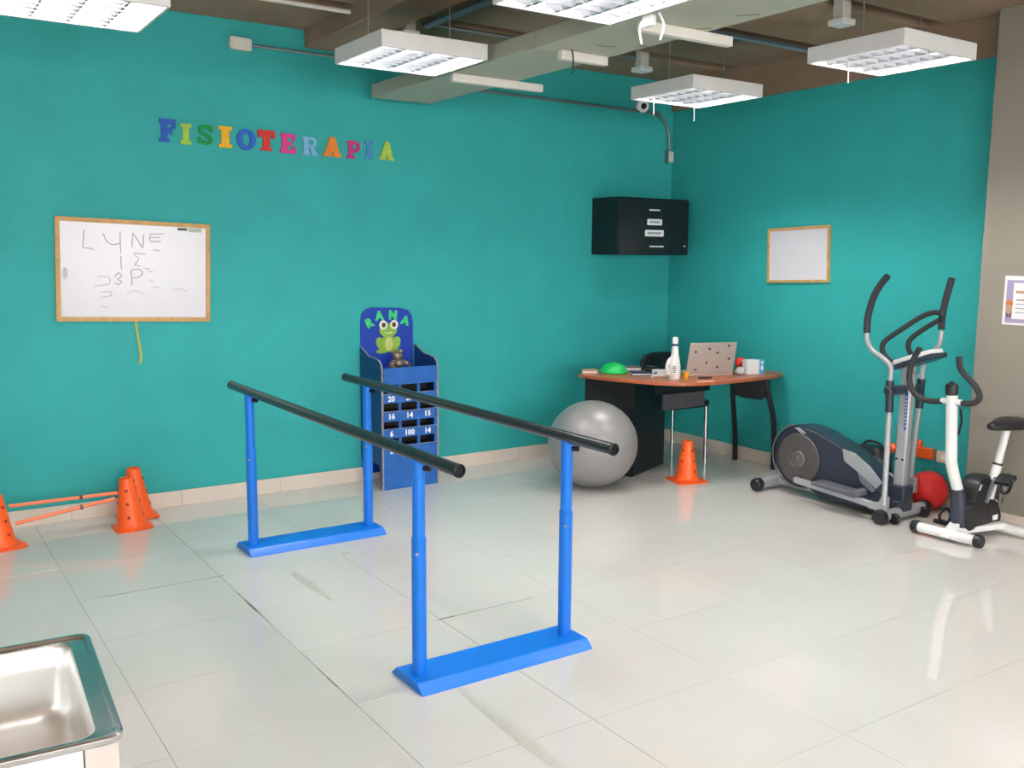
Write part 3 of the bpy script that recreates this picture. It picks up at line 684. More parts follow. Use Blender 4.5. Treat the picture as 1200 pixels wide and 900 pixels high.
# tissue / medicine box
tb = thing('tissue_box', 'white and blue cardboard box near the right end of the desk', 'box', (-.29, -1.24, DT))
ta = math.radians(-14); tu = Vector((math.cos(ta), math.sin(ta), 0)); tv = Vector((-math.sin(ta), math.cos(ta), 0)); to = Vector((-.37, -1.25, DT))
MB().prism([(.01, 0), (.115, 0), (.115, .07), (.01, .07)], to, tu, tv, (0, 0, .105)).build('carton', m_paper, tb, bevel=.002)
MB().prism([(.115, 0), (.158, 0), (.158, .07), (.115, .07)], to, tu, tv, (0, 0, .105)).build('printed_end', m_cyan, tb, bevel=.002)
MB().prism(ell(.012, .02, .137, .045, 12), to, tu, (0,0,1), -tv*.001).build('print', m_paper, tb, shade=0)
MB().prism(ell(.011, .012, .138, .085, 12), to, tu, (0,0,1), -tv*.001).build('print', m_paper, tb, shade=0)
origin(tag(MB().sphere((-.29, -1.12, DT+.075), .042, sc=(1, .8, .9)).lathe([(.03, 0), (.03, .06)], (-.29, -1.12, DT), n=16).build('red_jar', m_red), 'red rounded jar hidden behind the white and blue box', 'jar'), (-.29, -1.12, DT))
# crumpled bag
cb = MB().sphere((-.415, -1.235, DT+.028), .036, 14, 9, sc=(1.1, .9, .75))
for i, v in enumerate(cb.v): cb.v[i] = v+Vector((random.uniform(-.006, .006), random.uniform(-.006, .006), random.uniform(-.004, .006)))
origin(tag(cb.build('crumpled_bag', mat('crumpled_plastic', (200, 204, 206), .3), shade=20), 'small crumpled pale bag between laptop and box', 'bag'), (-.415, -1.235, DT))
# green half ball
gb = thing('balance_dome', 'bright green rubber dome on the left end of the desk', 'dome', (-1.14, -.665, DT))
MB().lathe([(.095, 0), (.1, .008), (.098, .02), (.085, .045), (.055, .066), (.02, .075), (0, .075)], (-1.14, -.665, DT), n=28).build('dome', m_green, gb)
MB().lathe([(.1, 0), (.107, .004), (.107, .010), (.1, .014)], (-1.14, -.665, DT), n=28).build('rim', m_green, gb)
def slab(name, m, o, a, w, d, h, lab, cat, page=True):
    u = Vector((math.cos(a), math.sin(a), 0)); v = Vector((-math.sin(a), math.cos(a), 0)); o = Vector(o)
    t = thing(name, lab, cat, o)
    MB().prism([(-w/2, -d/2), (w/2, -d/2), (w/2, d/2), (-w/2, d/2)], o, u, v, (0, 0, h*.25)).build('lower_cover', m, t, shade=0)
    MB().prism([(-w/2, -d/2+.004), (w/2-.004, -d/2+.004), (w/2-.004, d/2-.004), (-w/2, d/2-.004)], o+Vector((0, 0, h*.25)), u, v, (0, 0, h*.55)).build('pages', m_paper, t, shade=0)
    MB().prism([(-w/2, -d/2), (w/2, -d/2), (w/2, d/2), (-w/2, d/2)], o+Vector((0, 0, h*.8)), u, v, (0, 0, h*.2)).build('upper_cover', m, t, shade=0)
    return t
slab('notebook', m_tan, (-1.285, -.56, DT), -.6, .11, .14, .018, 'tan notebook at the left end of the desk', 'notebook')
slab('folder', mat('folder_grey', (120, 96, 104), .5), (-.94, -.63, DT), -.5, .13, .11, .03, 'dull purple grey folder beside the green dome', 'folder')
slab('folder', mat('folder_navy', (38, 48, 84), .5), (-1.04, -.87, DT), -.5, .17, .11, .018, 'navy blue folder lying left of the bottle', 'folder')
tb2 = thing('pencil_case', 'black boxy case on the desk behind the navy folder', 'case', (-.91, -.82, DT))
MB().box((-.94, -.86, DT), (-.88, -.78, DT+.05)).build('shell', m_blk2, tb2, bevel=.008, seg=3)
MB().box((-.943, -.863, DT+.03), (-.877, -.777, DT+.034)).build('zip', m_metal, tb2)
rl = thing('paper_roll', 'white printed box lying on the desk behind the bottle', 'box', (-.94, -.97, DT))
MB().bar((-1.0, -.93, DT+.0225), (-.88, -1.01, DT+.0225), .04, .04).build('carton', m_paper, rl, bevel=.003)
MB().bar((-1.002, -.955, DT+.02), (-.985, -.967, DT+.02), .003, .02).build('print', m_cyan, rl)
sp = thing('strip_frame', 'cream plastic frame lying on the desk left of the bottle', 'frame', (-1.04, -1.08, DT))
MB().bar((-1.10, -1.04, DT+.018), (-1.0, -1.09, DT+.018), .012, .008).build('top_bar', m_offw, sp)
for p in ((-1.10, -1.04), (-1.01, -1.085)): MB().box((p[0]-.004, p[1]-.006, DT), (p[0]+.004, p[1]+.006, DT+.016)).build('foot', m_offw, sp)
yc = thing('amber_cup', 'small amber yellow cup on the desk right of the bottle', 'cup', (-.915, -1.19, DT))
MB().lathe([(.018, 0), (.023, .045), (.020, .045), (.016, .004), (0, .004)], (-.915, -1.19, DT), n=18).build('cup_body', m_amber, yc)
MB().lathe([(.023, .041), (.0255, .043), (.0255, .047), (.021, .047)], (-.915, -1.19, DT), n=18).build('rim', m_amber, yc)
origin(tag(MB().prism(rrect(.13, .035, .006), (-.90, -1.365, DT), (.97, -.24, 0), (.24, .97, 0), (0, 0, .003)).build('paper_slip', mat('slip_pink', (244, 196, 164), .6), shade=0), 'pale pink paper slip at the front edge of the desk', 'paper'), (-.90, -1.365, DT))
origin(tag(MB().bar((-.84, -1.24, DT+.006), (-.75, -1.28, DT+.006), .022, .012).build('phone', m_blk2, bevel=.003), 'small dark gadget lying in front of the laptop', 'gadget'), (-.80, -1.26, DT))

# ================================================================ EXERCISE BALL, RED BALL
eb = thing('exercise_ball', 'large silver grey exercise ball on the floor by the desk', 'exercise ball', (-1.585, -.985, 0))
R_ = .312
MB().sphere((-1.585, -.985, .300), R_, 56, 32, sc=(1, 1, .965)).build('ball_skin', m_ball, eb, shade=80)
bpos = Vector((-1.585, -.985, .3))+Vector((.6, .6, .35)).normalized()*R_*.985
MB().lathe([(.012, -.004), (.012, .003), (.006, .004), (0, .004)], bpos, (.6, .6, .35), n=14).build('valve_plug', m_offw, eb)
rb = thing('red_ball', 'red rubber ball on the floor between elliptical and exercise bike', 'ball', (-.127, -2.605, 0))
MB().sphere((-.127, -2.605, .122), .122, 36, 22).build('ball_skin', m_red, rb, shade=80)
MB().lathe([(.007, -.002), (.007, .001), (0, .0015)], Vector((-.127, -2.605, .122))+Vector((-.8, .3, .5)).normalized()*.1215, (-.8, .3, .5), n=12).build('valve', m_hole, rb)

# ================================================================ CONES AND POLES
def cone(loc, label, rz=0, lean=(0, 0), S=1.0, B=.205):
    t = thing('training_cone', label, 'cone', loc, 0, 'orange training cones')
    Lm = Matrix.Rotation(lean[0], 4, 'Y') @ Matrix.Rotation(lean[1], 4, 'X') @ Matrix.Rotation(rz, 4, 'Z') @ Matrix.Scale(S, 4)
    def bl(m, name, mt, par):
        m.v = [Lm @ v for v in m.v]; return m.build(name, mt, par, local=True)
    bl(MB().lathe([(.088, .010), (.083, .016), (.076, .05), (.055, .17), (.038, .275), (.036, .286), (.030, .290), (.026, .288), (.026, .27), (.065, .03), (.07, .01)], n=32), 'cone_body', m_orange, t)
    bs = MB(); sq = rrect(B, B, .03, 5); ci = [(.083*math.cos(math.atan2(y, x)), .083*math.sin(math.atan2(y, x))) for x, y in sq]
    bs.loft([[Vector((x, y, 0)) for x, y in sq], [Vector((x, y, .006)) for x, y in sq], [Vector((x*1.02, y*1.02, .016)) for x, y in ci], [Vector((x*.9, y*.9, .012)) for x, y in ci], [Vector((x*1.0, y*1.0, 0)) for x, y in ci]])
    bs.f += [(k, (k+1) % 24, 96+(k+1) % 24, 96+k) for k in range(24)]
    bl(bs, 'cone_base', m_orange, t)
    for z in (.075, .15, .225):
        r = .0777-.0395*(z-.04)/.235+.0012
        for k in range(4):
            a = PI/8+k*PI/2+PI/8*(S > 1.01)*2.2
            d = Vector((math.cos(a), math.sin(a), .19)).normalized(); c = Vector((math.cos(a)*r, math.sin(a)*r, z))
            bl(MB().cyl(c-d*.003, c+d*.0008, .0088, n=12), 'hole', m_hole, t)
    return t
cone((-.90, -1.215, 0), 'single orange cone standing in front of the desk', .5+PI/4, B=.245)
cone((-5.185, -.36, 0), 'orange cone cut off by the left edge, joined by poles', .25, (-.03, 0), B=.23)
cone((-4.50, -.345, 0), 'front orange cone of the pair under the whiteboard', 0, (-.07, .0), 1.03)
cone((-4.415, -.125, 0), 'rear orange cone of the pair, close to the wall', 0, (-.06, .0), 1.05)
def pole(p, q, label, clip):
    p, q = Vector(p), Vector(q); t = thing('hurdle_pole', label, 'pole', p, 0, 'orange hurdle poles')
    MB().tube([p, q], .0105, 12, False).build('rod', m_pole, t)
    d = (q-p).normalized(); c = p+(q-p)*clip
    MB().cyl(c-d*.008, c+d*.008, .0145, n=14).build('clip', mat('clip_dark', (104, 84, 84), .3, .5), t)
pole((-5.125, -.30, .205), (-4.565, -.33, .212), 'upper orange pole running between the left cones', .65)
pole((-5.105, -.36, .118), (-4.585, -.355, .186), 'lower slanting orange pole running between the left cones', .65)

# ================================================================ ELLIPTICAL TRAINER
el = thing('elliptical_trainer', 'silver and navy elliptical trainer with upright black grips by the right wall', 'elliptical trainer', (-.485, -2.2, 0))
XC = -.485
for y, nm, r in ((-1.70, 'rear_stabilizer', .034), (-2.665, 'front_stabilizer', .036)):
    sb = MB().tube([(-.69, y, .046), (-.28, y, .046)], r, 18, False).build(nm, m_silv, el)
    for s in (-1, 1):
        x = XC+s*.200
        MB().lathe([(.040, 0), (.0445, .006), (.0445, .045), (.038, .056), (0, .056)], (x-s*.006, y, .046), (s, 0, 0), n=22).build('end_cap', m_blk2, sb)
for s in (-1, 1):
    MB().lathe([(.03, 0), (.034, .004), (.034, .022), (.03, .026)], (XC+s*.15-.013, -2.715, .035), (1, 0, 0), n=20).build('transport_wheel', m_blk2, el)
    MB().bar((XC+s*.15, -2.665, .05), (XC+s*.15, -2.715, .036), .012, .03).build('wheel_bracket', m_silv, el)
MB().box((XC-.035, -2.65, .03), (XC+.035, -1.70, .075)).build('base_rail', m_silv, el, bevel=.006)
MB().box((XC-.055, -2.68, .06), (XC+.055, -2.1, .12)).build('base_cover', m_navy, el, bevel=.01)
# shroud outline read on the near face x = XF
XF = XC-.105
sp_ = [(937, 499), (955, 505), (973, 516), (990, 527), (1007, 541), (1020, 556), (1032, 574), (1041, 590), (1035, 600), (1000, 594), (960, 586), (938, 580)]
pts = [hit(a, b, 0, XF) for a, b in sp_]
cy, cz, rr = -1.935, .270, .212
arc = [(cy+rr*math.cos(a), cz+rr*math.sin(a)) for a in [math.radians(-115+k*(215)/20) for k in range(21)]]   # behind the disc (towards +y)
outline = [(q.y, q.z) for q in smooth_path([Vector((0, p.y, p.z)) for p in pts[1:-1]], 3)]
prof = arc+outline
mid = [sum(v[0] for v in prof)/len(prof), sum(v[1] for v in prof)/len(prof)]
def ins(k, dx): return [Vector((dx, mid[0]+(a-mid[0])*k, mid[1]+(b-mid[1])*k)) for a, b in prof]
MB().loft([ins(.94, XF), ins(.985, XF+.012), ins(1, XF+.03), ins(1, XC+.055), ins(.985, XC+.073), ins(.94, XC+.085)], True, True).build('shroud', m_navy, el, shade=30)
for s, xx in ((-1, XF-.004), (1, XC+.089)):
    dc = MB().lathe([(.168, 0), (.170, .004), (.165, .010), (.07, .014), (.066, .010), (.062, .010), (.0, .012)], (xx, cy-.015, cz-.01), (s, 0, 0), n=40).build('flywheel_cover', m_disc, el)
    MB().lathe([(.055, .010), (.05, .016), (.014, .018), (.012, .026), (0, .027)], (xx, cy-.015, cz-.01), (s, 0, 0), n=24).build('crank_hub', mat('hub_grey', (108, 104, 102), .4, .3), dc)
def on_side(pl, name, m, dx=-.006, t=-.006): return MB().prism([(q.y, q.z) for q in [hit(a, b, 0, XF) for a, b in pl]], (XF+.004, 0, 0), (0,1,0), (0,0,1), (-.012, 0, 0)).build(name, m, el, bevel=.002)
on_side([(988, 526), (1002, 531), (1020, 547), (1034, 566), (1027, 573), (1012, 558), (990, 540)], 'silver_trim', m_silv)
on_side([(1005, 551), (1014, 560), (1026, 575), (1022, 577), (1009, 565)], 'lower_trim', mat('trim_grey', (128, 134, 146), .35, .3))
on_side([(932, 501), (937, 501), (945, 508), (941, 509)], 'highlight_badge', m_silv)  # small silver-coloured patch near the top of the shroud
# thin ring around the disc housing, its grey standing for the rim's highlight
rgp = [Vector((XF+.004, cy+(rr+.004)*math.cos(a), cz+(rr+.004)*math.sin(a))) for a in [math.radians(-112+k*10) for k in range(20)]]
MB().tube(rgp, .0045, 8, False).build('housing_ring', mat('ring_grey', (130, 132, 140), .3, .4), el)
# pedal arms with foot plates
def pedal_arm(x, y0_, z0_, y1_, z1_, ped):
    a = MB().bar((x, y0_, z0_), (x, y1_, z1_), .03, .04).build('pedal_arm', m_silv, el, bevel=.006)
    up_ = MB().prism([(y1_+.10, z1_-.02), (y1_-.025, z1_-.02), (y1_-.025, z1_+.075), (y1_+.012, z1_+.075), (y1_+.03, z1_+.03), (y1_+.10, z1_+.018)], (x-.018, 0, 0), (0,1,0), (0,0,1), (.036, 0, 0)).build('arm_bracket', m_silv, a, bevel=.004)
    d = (Vector((0, y1_, z1_))-Vector((0, y0_, z0_))).normalized(); o_ = Vector((x-.005, y0_, z0_))+d*ped
    n_ = Vector((0, -d.z, d.y)); n_ = n_ if n_.z > 0 else -n_
    fp = MB().prism([(-.17, 0), (.15, 0), (.17, .012), (.16, .045), (.13, .05), (.12, .03), (-.14, .025), (-.175, .02)], o_+n_*.022-Vector((.06, 0, 0)), d, n_, (.12, 0, 0)).build('foot_plate', mat('pedal_grey', (92, 94, 102), .55), el, bevel=.006)
    MB().cyl((x, y0_, z0_), (XC, y0_, z0_), .014, n=12).build('crank_pin', m_chrome, a)
pedal_arm(-.675, -1.99, .135, -2.665, .095, .35)
pedal_arm(-.295, -1.90, .36, -2.60, .15, .33)
# mast
mt = [Vector((XC, -2.637, .07)), Vector((XC, -2.648, .955))]
ms = MB().bar(mt[0], mt[1], .055, .075, (0, 1, 0)).build('mast', m_silv, el, bevel=.012)
MB().box((XC-.05, -2.70, .05), (XC+.05, -2.585, .215)).build('mast_boot', m_navy, el, bevel=.01)
for dy in (-.02, .02): MB().cyl((XC-.027, -2.642+dy, .375), (XC-.032, -2.642+dy, .375), .007, n=12).build('bolt', m_chip, ms)
MB().prism([(-.022, .56), (-.006, .56), (-.006, .79), (-.022, .79)], (XC-.0275, -2.650, 0), (0,1,-.0), (0,0,1), (-.0015, 0, 0)).build('brand_strip', mat('brand_blue', (40, 66, 150), .5), ms, shade=0)
for k in range(9):
    z = .585+k*.022
    MB().prism([(-.018, z-.006), (-.011, z-.006), (-.011, z+.006), (-.018, z+.006)], (XC-.029, -2.650, 0), (0,1,0), (0,0,1), (-.0008, 0, 0)).build('brand_letter', m_paper, ms, shade=0)
# moving arms
def path_px(x, l): return [hit(a, b, 0, x) for a, b in l]
def arm(x, low, piv, bend, grip, tip, nm):
    L1 = path_px(x, low); a_ = MB().tube(L1, .0165, 14, True, 5).build('lower_arm', m_silv, el)
    P2 = path_px(x, piv); MB().tube(P2, .024, 14, False).build('pivot_sleeve', m_navy, el)
    P3 = path_px(x, bend); MB().tube(P3, .0155, 14, True, 6).build('upper_arm', m_silv, el)
    P4 = path_px(x, grip); MB().tube(P4, .0205, 16, True, 6).build('grip', m_foam, el)
    e = P4[-1]; d = (P4[-1]-P4[-2]).normalized(); MB().cyl(e, e+d*.012, .019, n=14).build('grip_cap', m_blk2, el)
XL, XR = -.695, -.275
arm(XL, [(1036, 592), (1039, 540), (1042, 480)], [(1042, 483), (1043, 446)], [(1043, 448), (1044, 431), (1036, 421), (1022, 410), (1016, 398), (1016, 388)], [(1016, 390), (1017, 372), (1023, 350), (1031, 335), (1039, 325)], None, 'left')
arm(XR, [(1066, 578), (1070, 530), (1077, 478)], [(1077, 478), (1080, 444)], [(1080, 446), (1083, 428), (1094, 412), (1101, 402), (1103, 388)], [(1103, 386), (1104, 372), (1108, 352), (1115, 328)], None, 'right')
pz = hit(1043, 458, 0, XL)
MB().cyl((XL+.01, pz.y, pz.z), (XR-.01, -2.60, .79), .030, n=18).build('pivot_axle', m_navy, el)
MB().lathe([(.028, 0), (.028, .012), (.02, .02), (0, .02)], (XL-.012, pz.y, pz.z), (-1, 0, 0), n=18).build('axle_cap', m_navy, el)
# fixed handlebar loop
MB().tube(path_px(-.50, [(1076, 441), (1062, 433), (1046, 425), (1038, 420)]), .0125, 12, True, 5).build('handlebar_stem', m_silv, el)
hbL = [hit(a, b, 0, -.58) for a, b in [(1044, 424), (1036, 415), (1034, 406), (1039, 398), (1058, 385), (1080, 371), (1094, 366), (1103, 367)]]
hbR = [hit(a, b, 0, -.40) for a, b in [(1070, 418), (1065, 410), (1065, 401), (1072, 393), (1090, 381), (1103, 374)]]
MB().tube(hbL, .0155, 14, True, 6).build('handlebar_tube', m_foam, el)
MB().tube(hbR, .0155, 14, True, 6).build('handlebar_tube', m_foam, el)
MB().tube([hbL[-1], hbR[-1]], .0155, 14, False).build('handlebar_bridge', m_foam, el)
# console
cA = Vector((XC, -2.60, .955)); cd_ = Vector((0, -.30, .115)).normalized(); cn_ = Vector((0, .115, .30)).normalized()
MB().prism([(-.10, -.01), (.10, -.01), (.105, .15), (.07, .26), (-.07, .26), (-.105, .15)], cA, (1,0,0), cd_, -cn_*.03).build('console_body', m_navy, el, bevel=.008)
co = MB().prism([(-.085, .0), (.085, .0), (.09, .14), (.06, .245), (-.06, .245), (-.09, .14)], cA+cn_*.001, (1,0,0), cd_, cn_*.026).build('console_face', m_white, el, bevel=.004)
MB().prism([(-.05, .09), (.05, .09), (.05, .17), (-.05, .17)], cA+cn_*.0275, (1,0,0), cd_, cn_*.001).build('screen', mat('lcd_grey', (96, 104, 100), .2), co, shade=0)

# things behind the trainer: orange clamps, sockets, black bag
for (x, y, z, w_, lab) in ((0, -2.37, .345, .075, 'white wall socket plate behind the elliptical mast'), (0, -2.62, .325, .1, 'cream wall socket plate above the red ball')):
    t = thing('wall_socket', lab, 'socket', (0, y, z-.035))
    MB().prism(rrect(w_, .075, .006), (0, y, z), (0,-1,0), (0,0,1), (-.009, 0, 0)).build('plate', m_offw if w_ < .09 else mat('cream_plate', (226, 212, 184), .5), t, bevel=.002)
    MB().prism(rrect(.03, .03, .004), (-.009, y, z), (0,-1,0), (0,0,1), (-.002, 0, 0)).build('outlet', m_white, t)
oc = thing('orange_bracket', 'orange plastic bracket plugged beside the socket behind the trainer', 'bracket', (-.04, -2.49, .30))
MB().box((-.05, -2.56, .30), (-.005, -2.43, .37)).build('block', mat('deep_orange', (226, 92, 28), .45), oc, bevel=.006)
MB().box((-.045, -2.475, .36), (-.01, -2.43, .415)).build('tab', mat('deep_orange', (226, 92, 28), .45), oc, bevel=.012, seg=3)
origin(tag(MB().lathe([(.03, 0), (.034, .008), (.034, .03), (.02, .045), (0, .045)], (-.004, -2.255, .325), (-1, 0, 0), n=18).build('orange_disc', m_orange), 'small round orange disc on the wall left of the trainer mast', 'disc'), (-.02, -2.255, .29))
bgp = thing('black_bag', 'black soft bag standing behind the trainer shroud', 'bag', (-.12, -2.20, 0))
MB().loft([[Vector((-.12+x*s, -2.17+y*s*.9, z)) for x, y in rrect(.17, .30, .06, 4)] for z, s in ((0, .92), (.03, 1), (.18, .98), (.28, .9), (.335, .6))], True, True).build('bag_body', m_blk2, bgp)
MB().tube([(-.12, -2.27, .30), (-.12, -2.23, .355), (-.12, -2.13, .36), (-.12, -2.08, .30)], .009, 8).build('strap', m_blk2, bgp)

# ================================================================ EXERCISE BIKE
bk = thing('exercise_bike', 'white exercise bike with black seat beside the grey column', 'exercise bike', (-.48, -3.10, 0))
f0_, f1_ = Vector((-.685, -2.905, .042)), Vector((-.665, -3.245, .042))
fs_ = MB().tube([f0_, f1_], .029, 18, False).build('front_stabilizer', m_white, bk)
fd = (f1_-f0_).normalized()
for q, s in ((f0_, -1), (f1_, 1)):
    MB().lathe([(.033, 0), (.037, .004), (.037, .034), (.032, .042), (0, .042)], q-fd*s*.006, fd*s, n=20).build('end_cap', m_blk2, fs_)
for k in (.35, .68): MB().cyl(f0_+(f1_-f0_)*k+Vector((-.01, 0, -.026)), f0_+(f1_-f0_)*k+Vector((-.01, 0, -.036)), .008, n=10).build('bolt', m_metal, fs_)
r0_, r1_ = Vector((-.265, -2.98, .042)), Vector((-.285, -3.42, .042))
rs_ = MB().tube([r0_, r1_], .029, 18, False).build('rear_stabilizer', m_white, bk)
for q, s in ((r0_, 1), (r1_, -1)): MB().lathe([(.033, 0), (.037, .004), (.037, .034), (.032, .042), (0, .042)], q+fd*-s*.006*-1, -fd*s, n=20).build('end_cap', m_blk2, rs_)
by = -3.085
MB().bar((-.68, by, .055), (-.275, by-.09, .055), .05, .035).build('base_beam', m_white, bk, bevel=.006)
MB().prism([(-.72, .03), (-.60, .03), (-.56, .10), (-.62, .10)], (0, by+.03, 0), (1,0,0), (0,0,1), (0, -.06, 0)).build('front_foot', m_white, bk, bevel=.006)
# housing
hs = [(-.595, .10), (-.565, .05), (-.42, .030), (-.27, .035), (-.225, .075), (-.235, .125), (-.265, .17), (-.262, .25), (-.30, .325), (-.37, .355), (-.45, .35), (-.50, .315), (-.525, .25), (-.545, .215), (-.59, .20)]
hsm = [(q[0], q[1]) for q in smooth_path([Vector((a, b, 0)) for a, b in hs+[hs[0]]], 4)][:-1]
mx_, mz_ = -.40, .18
def hl(k, y): return [Vector((mx_+(a-mx_)*k, y-.05*(a+.5)*.0, mz_+(b-mz_)*k)) for a, b in hsm]
MB().loft([hl(.86, by+.062), hl(.96, by+.054), hl(1, by+.03), hl(1, by-.03), hl(.96, by-.054), hl(.86, by-.062)], True, True).build('housing', m_blk2, bk, shade=40)
MB().prism([(-.335, .085), (-.285, .085), (-.285, .115), (-.335, .115)], (0, by-.062, 0), (1,0,0), (0,0,1), (0, -.004, 0)).build('white_label', m_paper, bk, shade=0)
MB().prism([(-.50, .285), (-.485, .283), (-.465, .315), (-.48, .318)], (0, by-.058, 0), (1,0,0), (0,0,1), (0, -.006, 0)).build('badge', m_silv, bk, shade=0)
MB().tube([(-.345, by-.075, .215), (-.30, by-.075, .19), (-.265, by-.078, .20), (-.245, by-.08, .30), (-.235, by-.08, .36)], .007, 8).build('wire_guard', m_chrome, bk)
# mast
mtp = [Vector((-.585, by, .17)), Vector((-.60, by, .27)), Vector((-.685, by, .44)), Vector((-.70, by, .52)), Vector((-.735, by, .86))]
MB().tube([(-.575, by, .08), mtp[0], mtp[1]+Vector((-.012, 0, .03))], [.05, .046, .038], 18, False).build('mast_boot', m_navy, bk)
MB().tube(mtp[1:], .0305, 20, True, 6).build('mast', m_white, bk)
MB().lathe([(.033, 0), (.034, .05), (.028, .062), (.012, .064), (.012, .074), (0, .076)], mtp[-1]-Vector((0, 0, .012)), (-.1, 0, 1), n=20).build('mast_cap', m_blk2, bk)
MB().cyl((-.72, by+.065, .805), (-.735, by-.06, .81), .017, n=14).build('handlebar_clamp', m_white, bk)
XB = -.73
hl_ = path_px(XB+.01, [(1106, 470), (1090, 470), (1075, 464), (1067, 452), (1066, 436), (1071, 420), (1078, 408)])
hr_ = path_px(XB, [(1117, 471), (1130, 473), (1142, 472), (1148, 465), (1143, 453), (1131, 440), (1125, 430), (1124, 418)])
MB().tube(hl_, .0165, 14, True, 6).build('handlebar', m_foam, bk)
MB().tube(hr_, .0165, 14, True, 6).build('handlebar', m_foam, bk)
MB().tube([(-.70, by-.035, .77), (-.69, by-.04, .70), (-.695, by-.03, .62)], .006, 8).build('brake_cable', m_chip, bk)
# seat post and seat
spb, spt = Vector((-.37, by-.05, .22)), Vector((-.30, by-.085, .62))
MB().tube([spb, spb+(spt-spb)*.5], .0265, 18, False).build('seat_tube', m_white, bk)
MB().tube([spb+(spt-spb)*.45, spt], .0215, 18, False).build('seat_post', m_white, bk)
MB().lathe([(.028, 0), (.028, .012)], spb+(spt-spb)*.49, spt-spb, n=18).build('post_collar', m_blk2, bk)
se = MB(); sc_ = Vector((-.322, by-.092, .655)); loops = []
for x, wd, h0, h1 in ((-.165, .012, -.005, .012), (-.15, .03, -.018, .026), (-.10, .045, -.026, .032), (-.03, .075, -.032, .034), (.04, .105, -.036, .036), (.09, .11, -.036, .036), (.12, .09, -.03, .03), (.135, .04, -.012, .016)):
    loops.append([sc_+Vector((x, wd*math.cos(a), (h1 if math.sin(a) > 0 else -h0)*math.sin(a)+.10*(x*.1))) for a in [2*PI*k/16 for k in range(16)]])
se.loft(loops, True, True).build('seat', m_blk2, bk, shade=60)
# cranks and pedals
ax = Vector((-.43, by, .205))
pR, pL = Vector((-.365, by-.115, .345)), Vector((-.50, by+.115, .05))
for q, s in ((pR, -1), (pL, 1)):
    ck = MB().bar(ax+Vector((0, s*.07, 0)), Vector((q.x, ax.y+s*.075, q.z)), .014, .024, (0, 1, 0)).build('crank_arm', m_metal, bk, bevel=.003)
    MB().cyl((q.x, ax.y+s*.07, q.z), (q.x, ax.y+s*.18, q.z), .008, n=10).build('pedal_axle', m_chrome, ck)
    c = Vector((q.x, ax.y+s*.135, q.z)); tl = .5 if s < 0 else -.2
    u = Vector((math.cos(tl), 0, math.sin(tl))); v = Vector((-math.sin(tl), 0, math.cos(tl)))
    pd = MB(); pd.prism(rrect(.085, .028, .008), c+Vector((0, .045, 0)), u, v, (0, -.09, 0)).build('pedal', m_blk2, bk, bevel=.003)
    MB().tube([c+u*.045+v*.0, c+u*.058+v*.05*s, c+v*.085*s, c-u*.058+v*.05*s, c-u*.045], .0085, 8, True, 6).build('pedal_strap', m_blk2, bk)

# ================================================================ POSTER ON THE COLUMN
po_ = thing('wall_poster', 'white and lilac printed notice taped to the grey column', 'poster', (COLF, -3.1, 1.215))
PW, PH = .40, .285
a3 = hit(1179, 323, 0, COLF); b3 = hit(1175.5, 380, 0, COLF)
ptop = Vector((COLF, a3.y, a3.z)); pu_ = Vector((0, -1, 0)); pv_ = Vector((0, 0, 1)); pn = Vector((-1, 0, 0)); pO = Vector((COLF, a3.y+.003, b3.z)); PH = a3.z-b3.z
def pr(x0, y0, x1, y1, lay, name, m, par): return MB().prism(R(x0, y0, x1, y1), pO+pn*.0006*lay, pu_, pv_, pn*.0006).build(name, m, par, shade=0)
sh = pr(0, 0, PW, PH, 0, 'sheet', m_paper, po_)
pr(.015, .012, PW-.015, PH-.025, 1, 'lilac_border', m_lil, sh)
pr(.055, .035, PW-.03, PH-.04, 2, 'text_area', m_paper, sh)
pr(.07, PH-.10, .36, PH-.085, 3, 'heading', m_pbr, sh)
for k in range(4): pr(.075, .07+k*.024, .35-.02*(k % 2), .076+k*.024, 3, 'text_line', m_print if k > 2 else m_ink, sh)
pr(.02, .02, .055, .035, 3, 'footer', m_lil, sh)
for nm, poly, m, l in (('figure_head', ell(.022, .02, .036, .125, 14), m_por, 3), ('figure_body', ell(.015, .03, .036, .09, 14), m_pbr, 4), ('figure_leg', ell(.006, .02, .028, .06, 10), m_spot, 3), ('figure_leg', ell(.006, .02, .044, .06, 10), m_spot, 3)):
    MB().prism(poly, pO+pn*.0006*l, pu_, pv_, pn*.0006).build(nm, m, sh, shade=0)

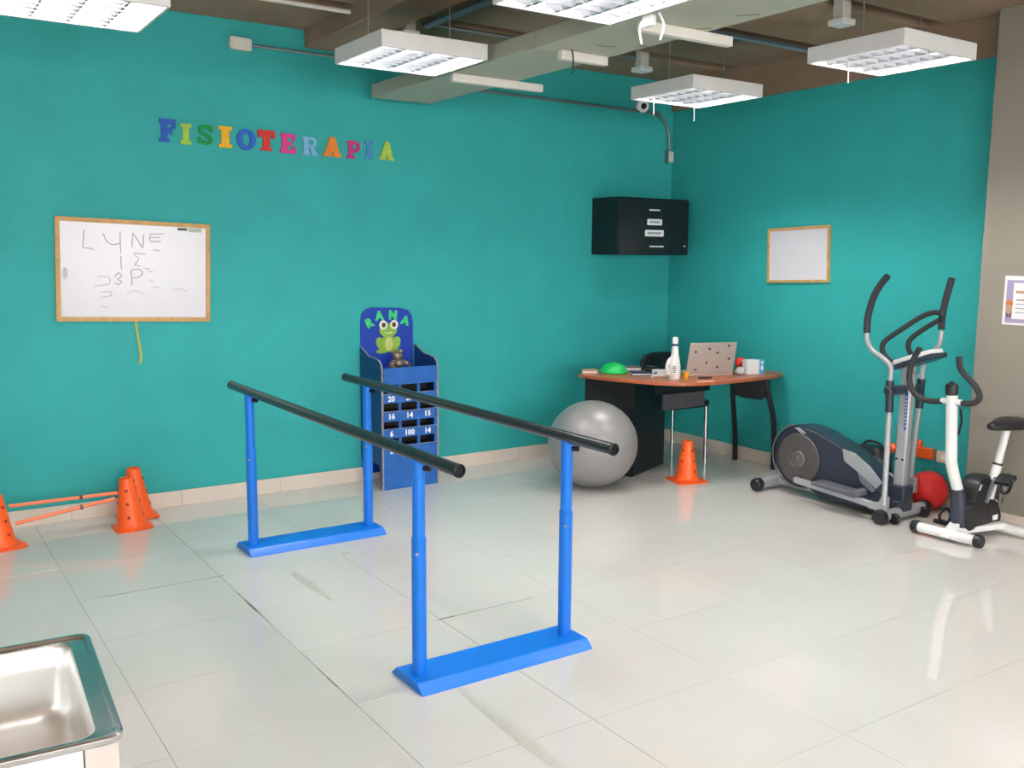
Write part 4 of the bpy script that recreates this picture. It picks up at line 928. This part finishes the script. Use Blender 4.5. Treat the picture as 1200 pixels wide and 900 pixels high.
# ================================================================ SINK
sk = thing('sink_unit', 'stainless steel sink on a white cabinet at the lower left', 'sink', (-5.65, -4.3, 0))
sa_ = math.radians(-3.5); su = Vector((math.cos(sa_), math.sin(sa_), 0)); sv = Vector((-math.sin(sa_), math.cos(sa_), 0))
SO = Vector((-5.375, -4.555, .85)); SW, SD = .62, .465
cen = SO-su*SW/2+sv*SD/2
def lp_(w_, d_, r_, z): return [cen+su*a+sv*b+Vector((0, 0, z)) for a, b in rrect(w_, d_, r_, 6)]
MB().loft([lp_(SW-.004, SD-.004, .022, -.014), lp_(SW, SD, .024, -.010), lp_(SW, SD, .024, -.003), lp_(SW-.005, SD-.005, .024, 0), lp_(SW-.018, SD-.016, .024, 0), lp_(SW-.026, SD-.022, .026, -.005), lp_(SW-.075, SD-.045, .03, -.006)]).build('rim', mat('stainless_rim', (206, 208, 208), .17, 1, rvar=.04, vscale=40), sk, shade=30)
MB().loft([lp_(SW-.075, SD-.045, .03, -.006), lp_(SW-.083, SD-.052, .034, -.012), lp_(SW-.092, SD-.06, .036, -.05), lp_(SW-.10, SD-.07, .038, -.12), lp_(SW-.115, SD-.085, .038, -.138), lp_(SW-.15, SD-.12, .03, -.145)], False, True).build('basin', m_steel, sk, shade=50)
MB().lathe([(.04, 0), (.042, .003), (.03, .004), (.028, .001), (0, .001)], cen+Vector((-.05, 0, -.1445)), n=24).build('drain', m_chrome, sk)
def sbx(a0, a1, b0, b1, z0, z1): return MB().prism([(a0, b0), (a1, b0), (a1, b1), (a0, b1)], Vector((SO.x, SO.y, z0)), su, sv, (0, 0, z1-z0))
sbx(-SW+.012, -.06, .012, .03, .08, .8365).build('door', m_skirt, sk, bevel=.003)
sbx(-.058, -.008, .010, .034, .0, .8365).build('corner_stile', m_stile, sk, bevel=.003)
sbx(-.022, -.008, .034, SD-.012, .0, .8365).build('side_panel', m_skirt, sk)
sbx(-SW+.012, -SW+.026, .034, SD-.012, .0, .8365).build('side_panel', m_skirt, sk)
sbx(-SW+.026, -.022, SD-.026, SD-.012, .0, .8365).build('back_panel', m_skirt, sk)
sbx(-SW+.012, -.06, .03, .045, .0, .078).build('plinth', m_stile, sk)
hd_ = sbx(-SW+.1, -SW+.12, -.012, .012, .62, .74).build('handle', m_chrome, sk, bevel=.004)

# thin power cable behind the desk leg
pipe('power_cable', [(-.02, -1.42, .26), (-.05, -1.5, .22), (-.06, -1.62, .12), (-.1, -1.7, .02)], .004, m_chip, 'thin dark cable drooping on the wall behind the trainer wheel', 'cable')
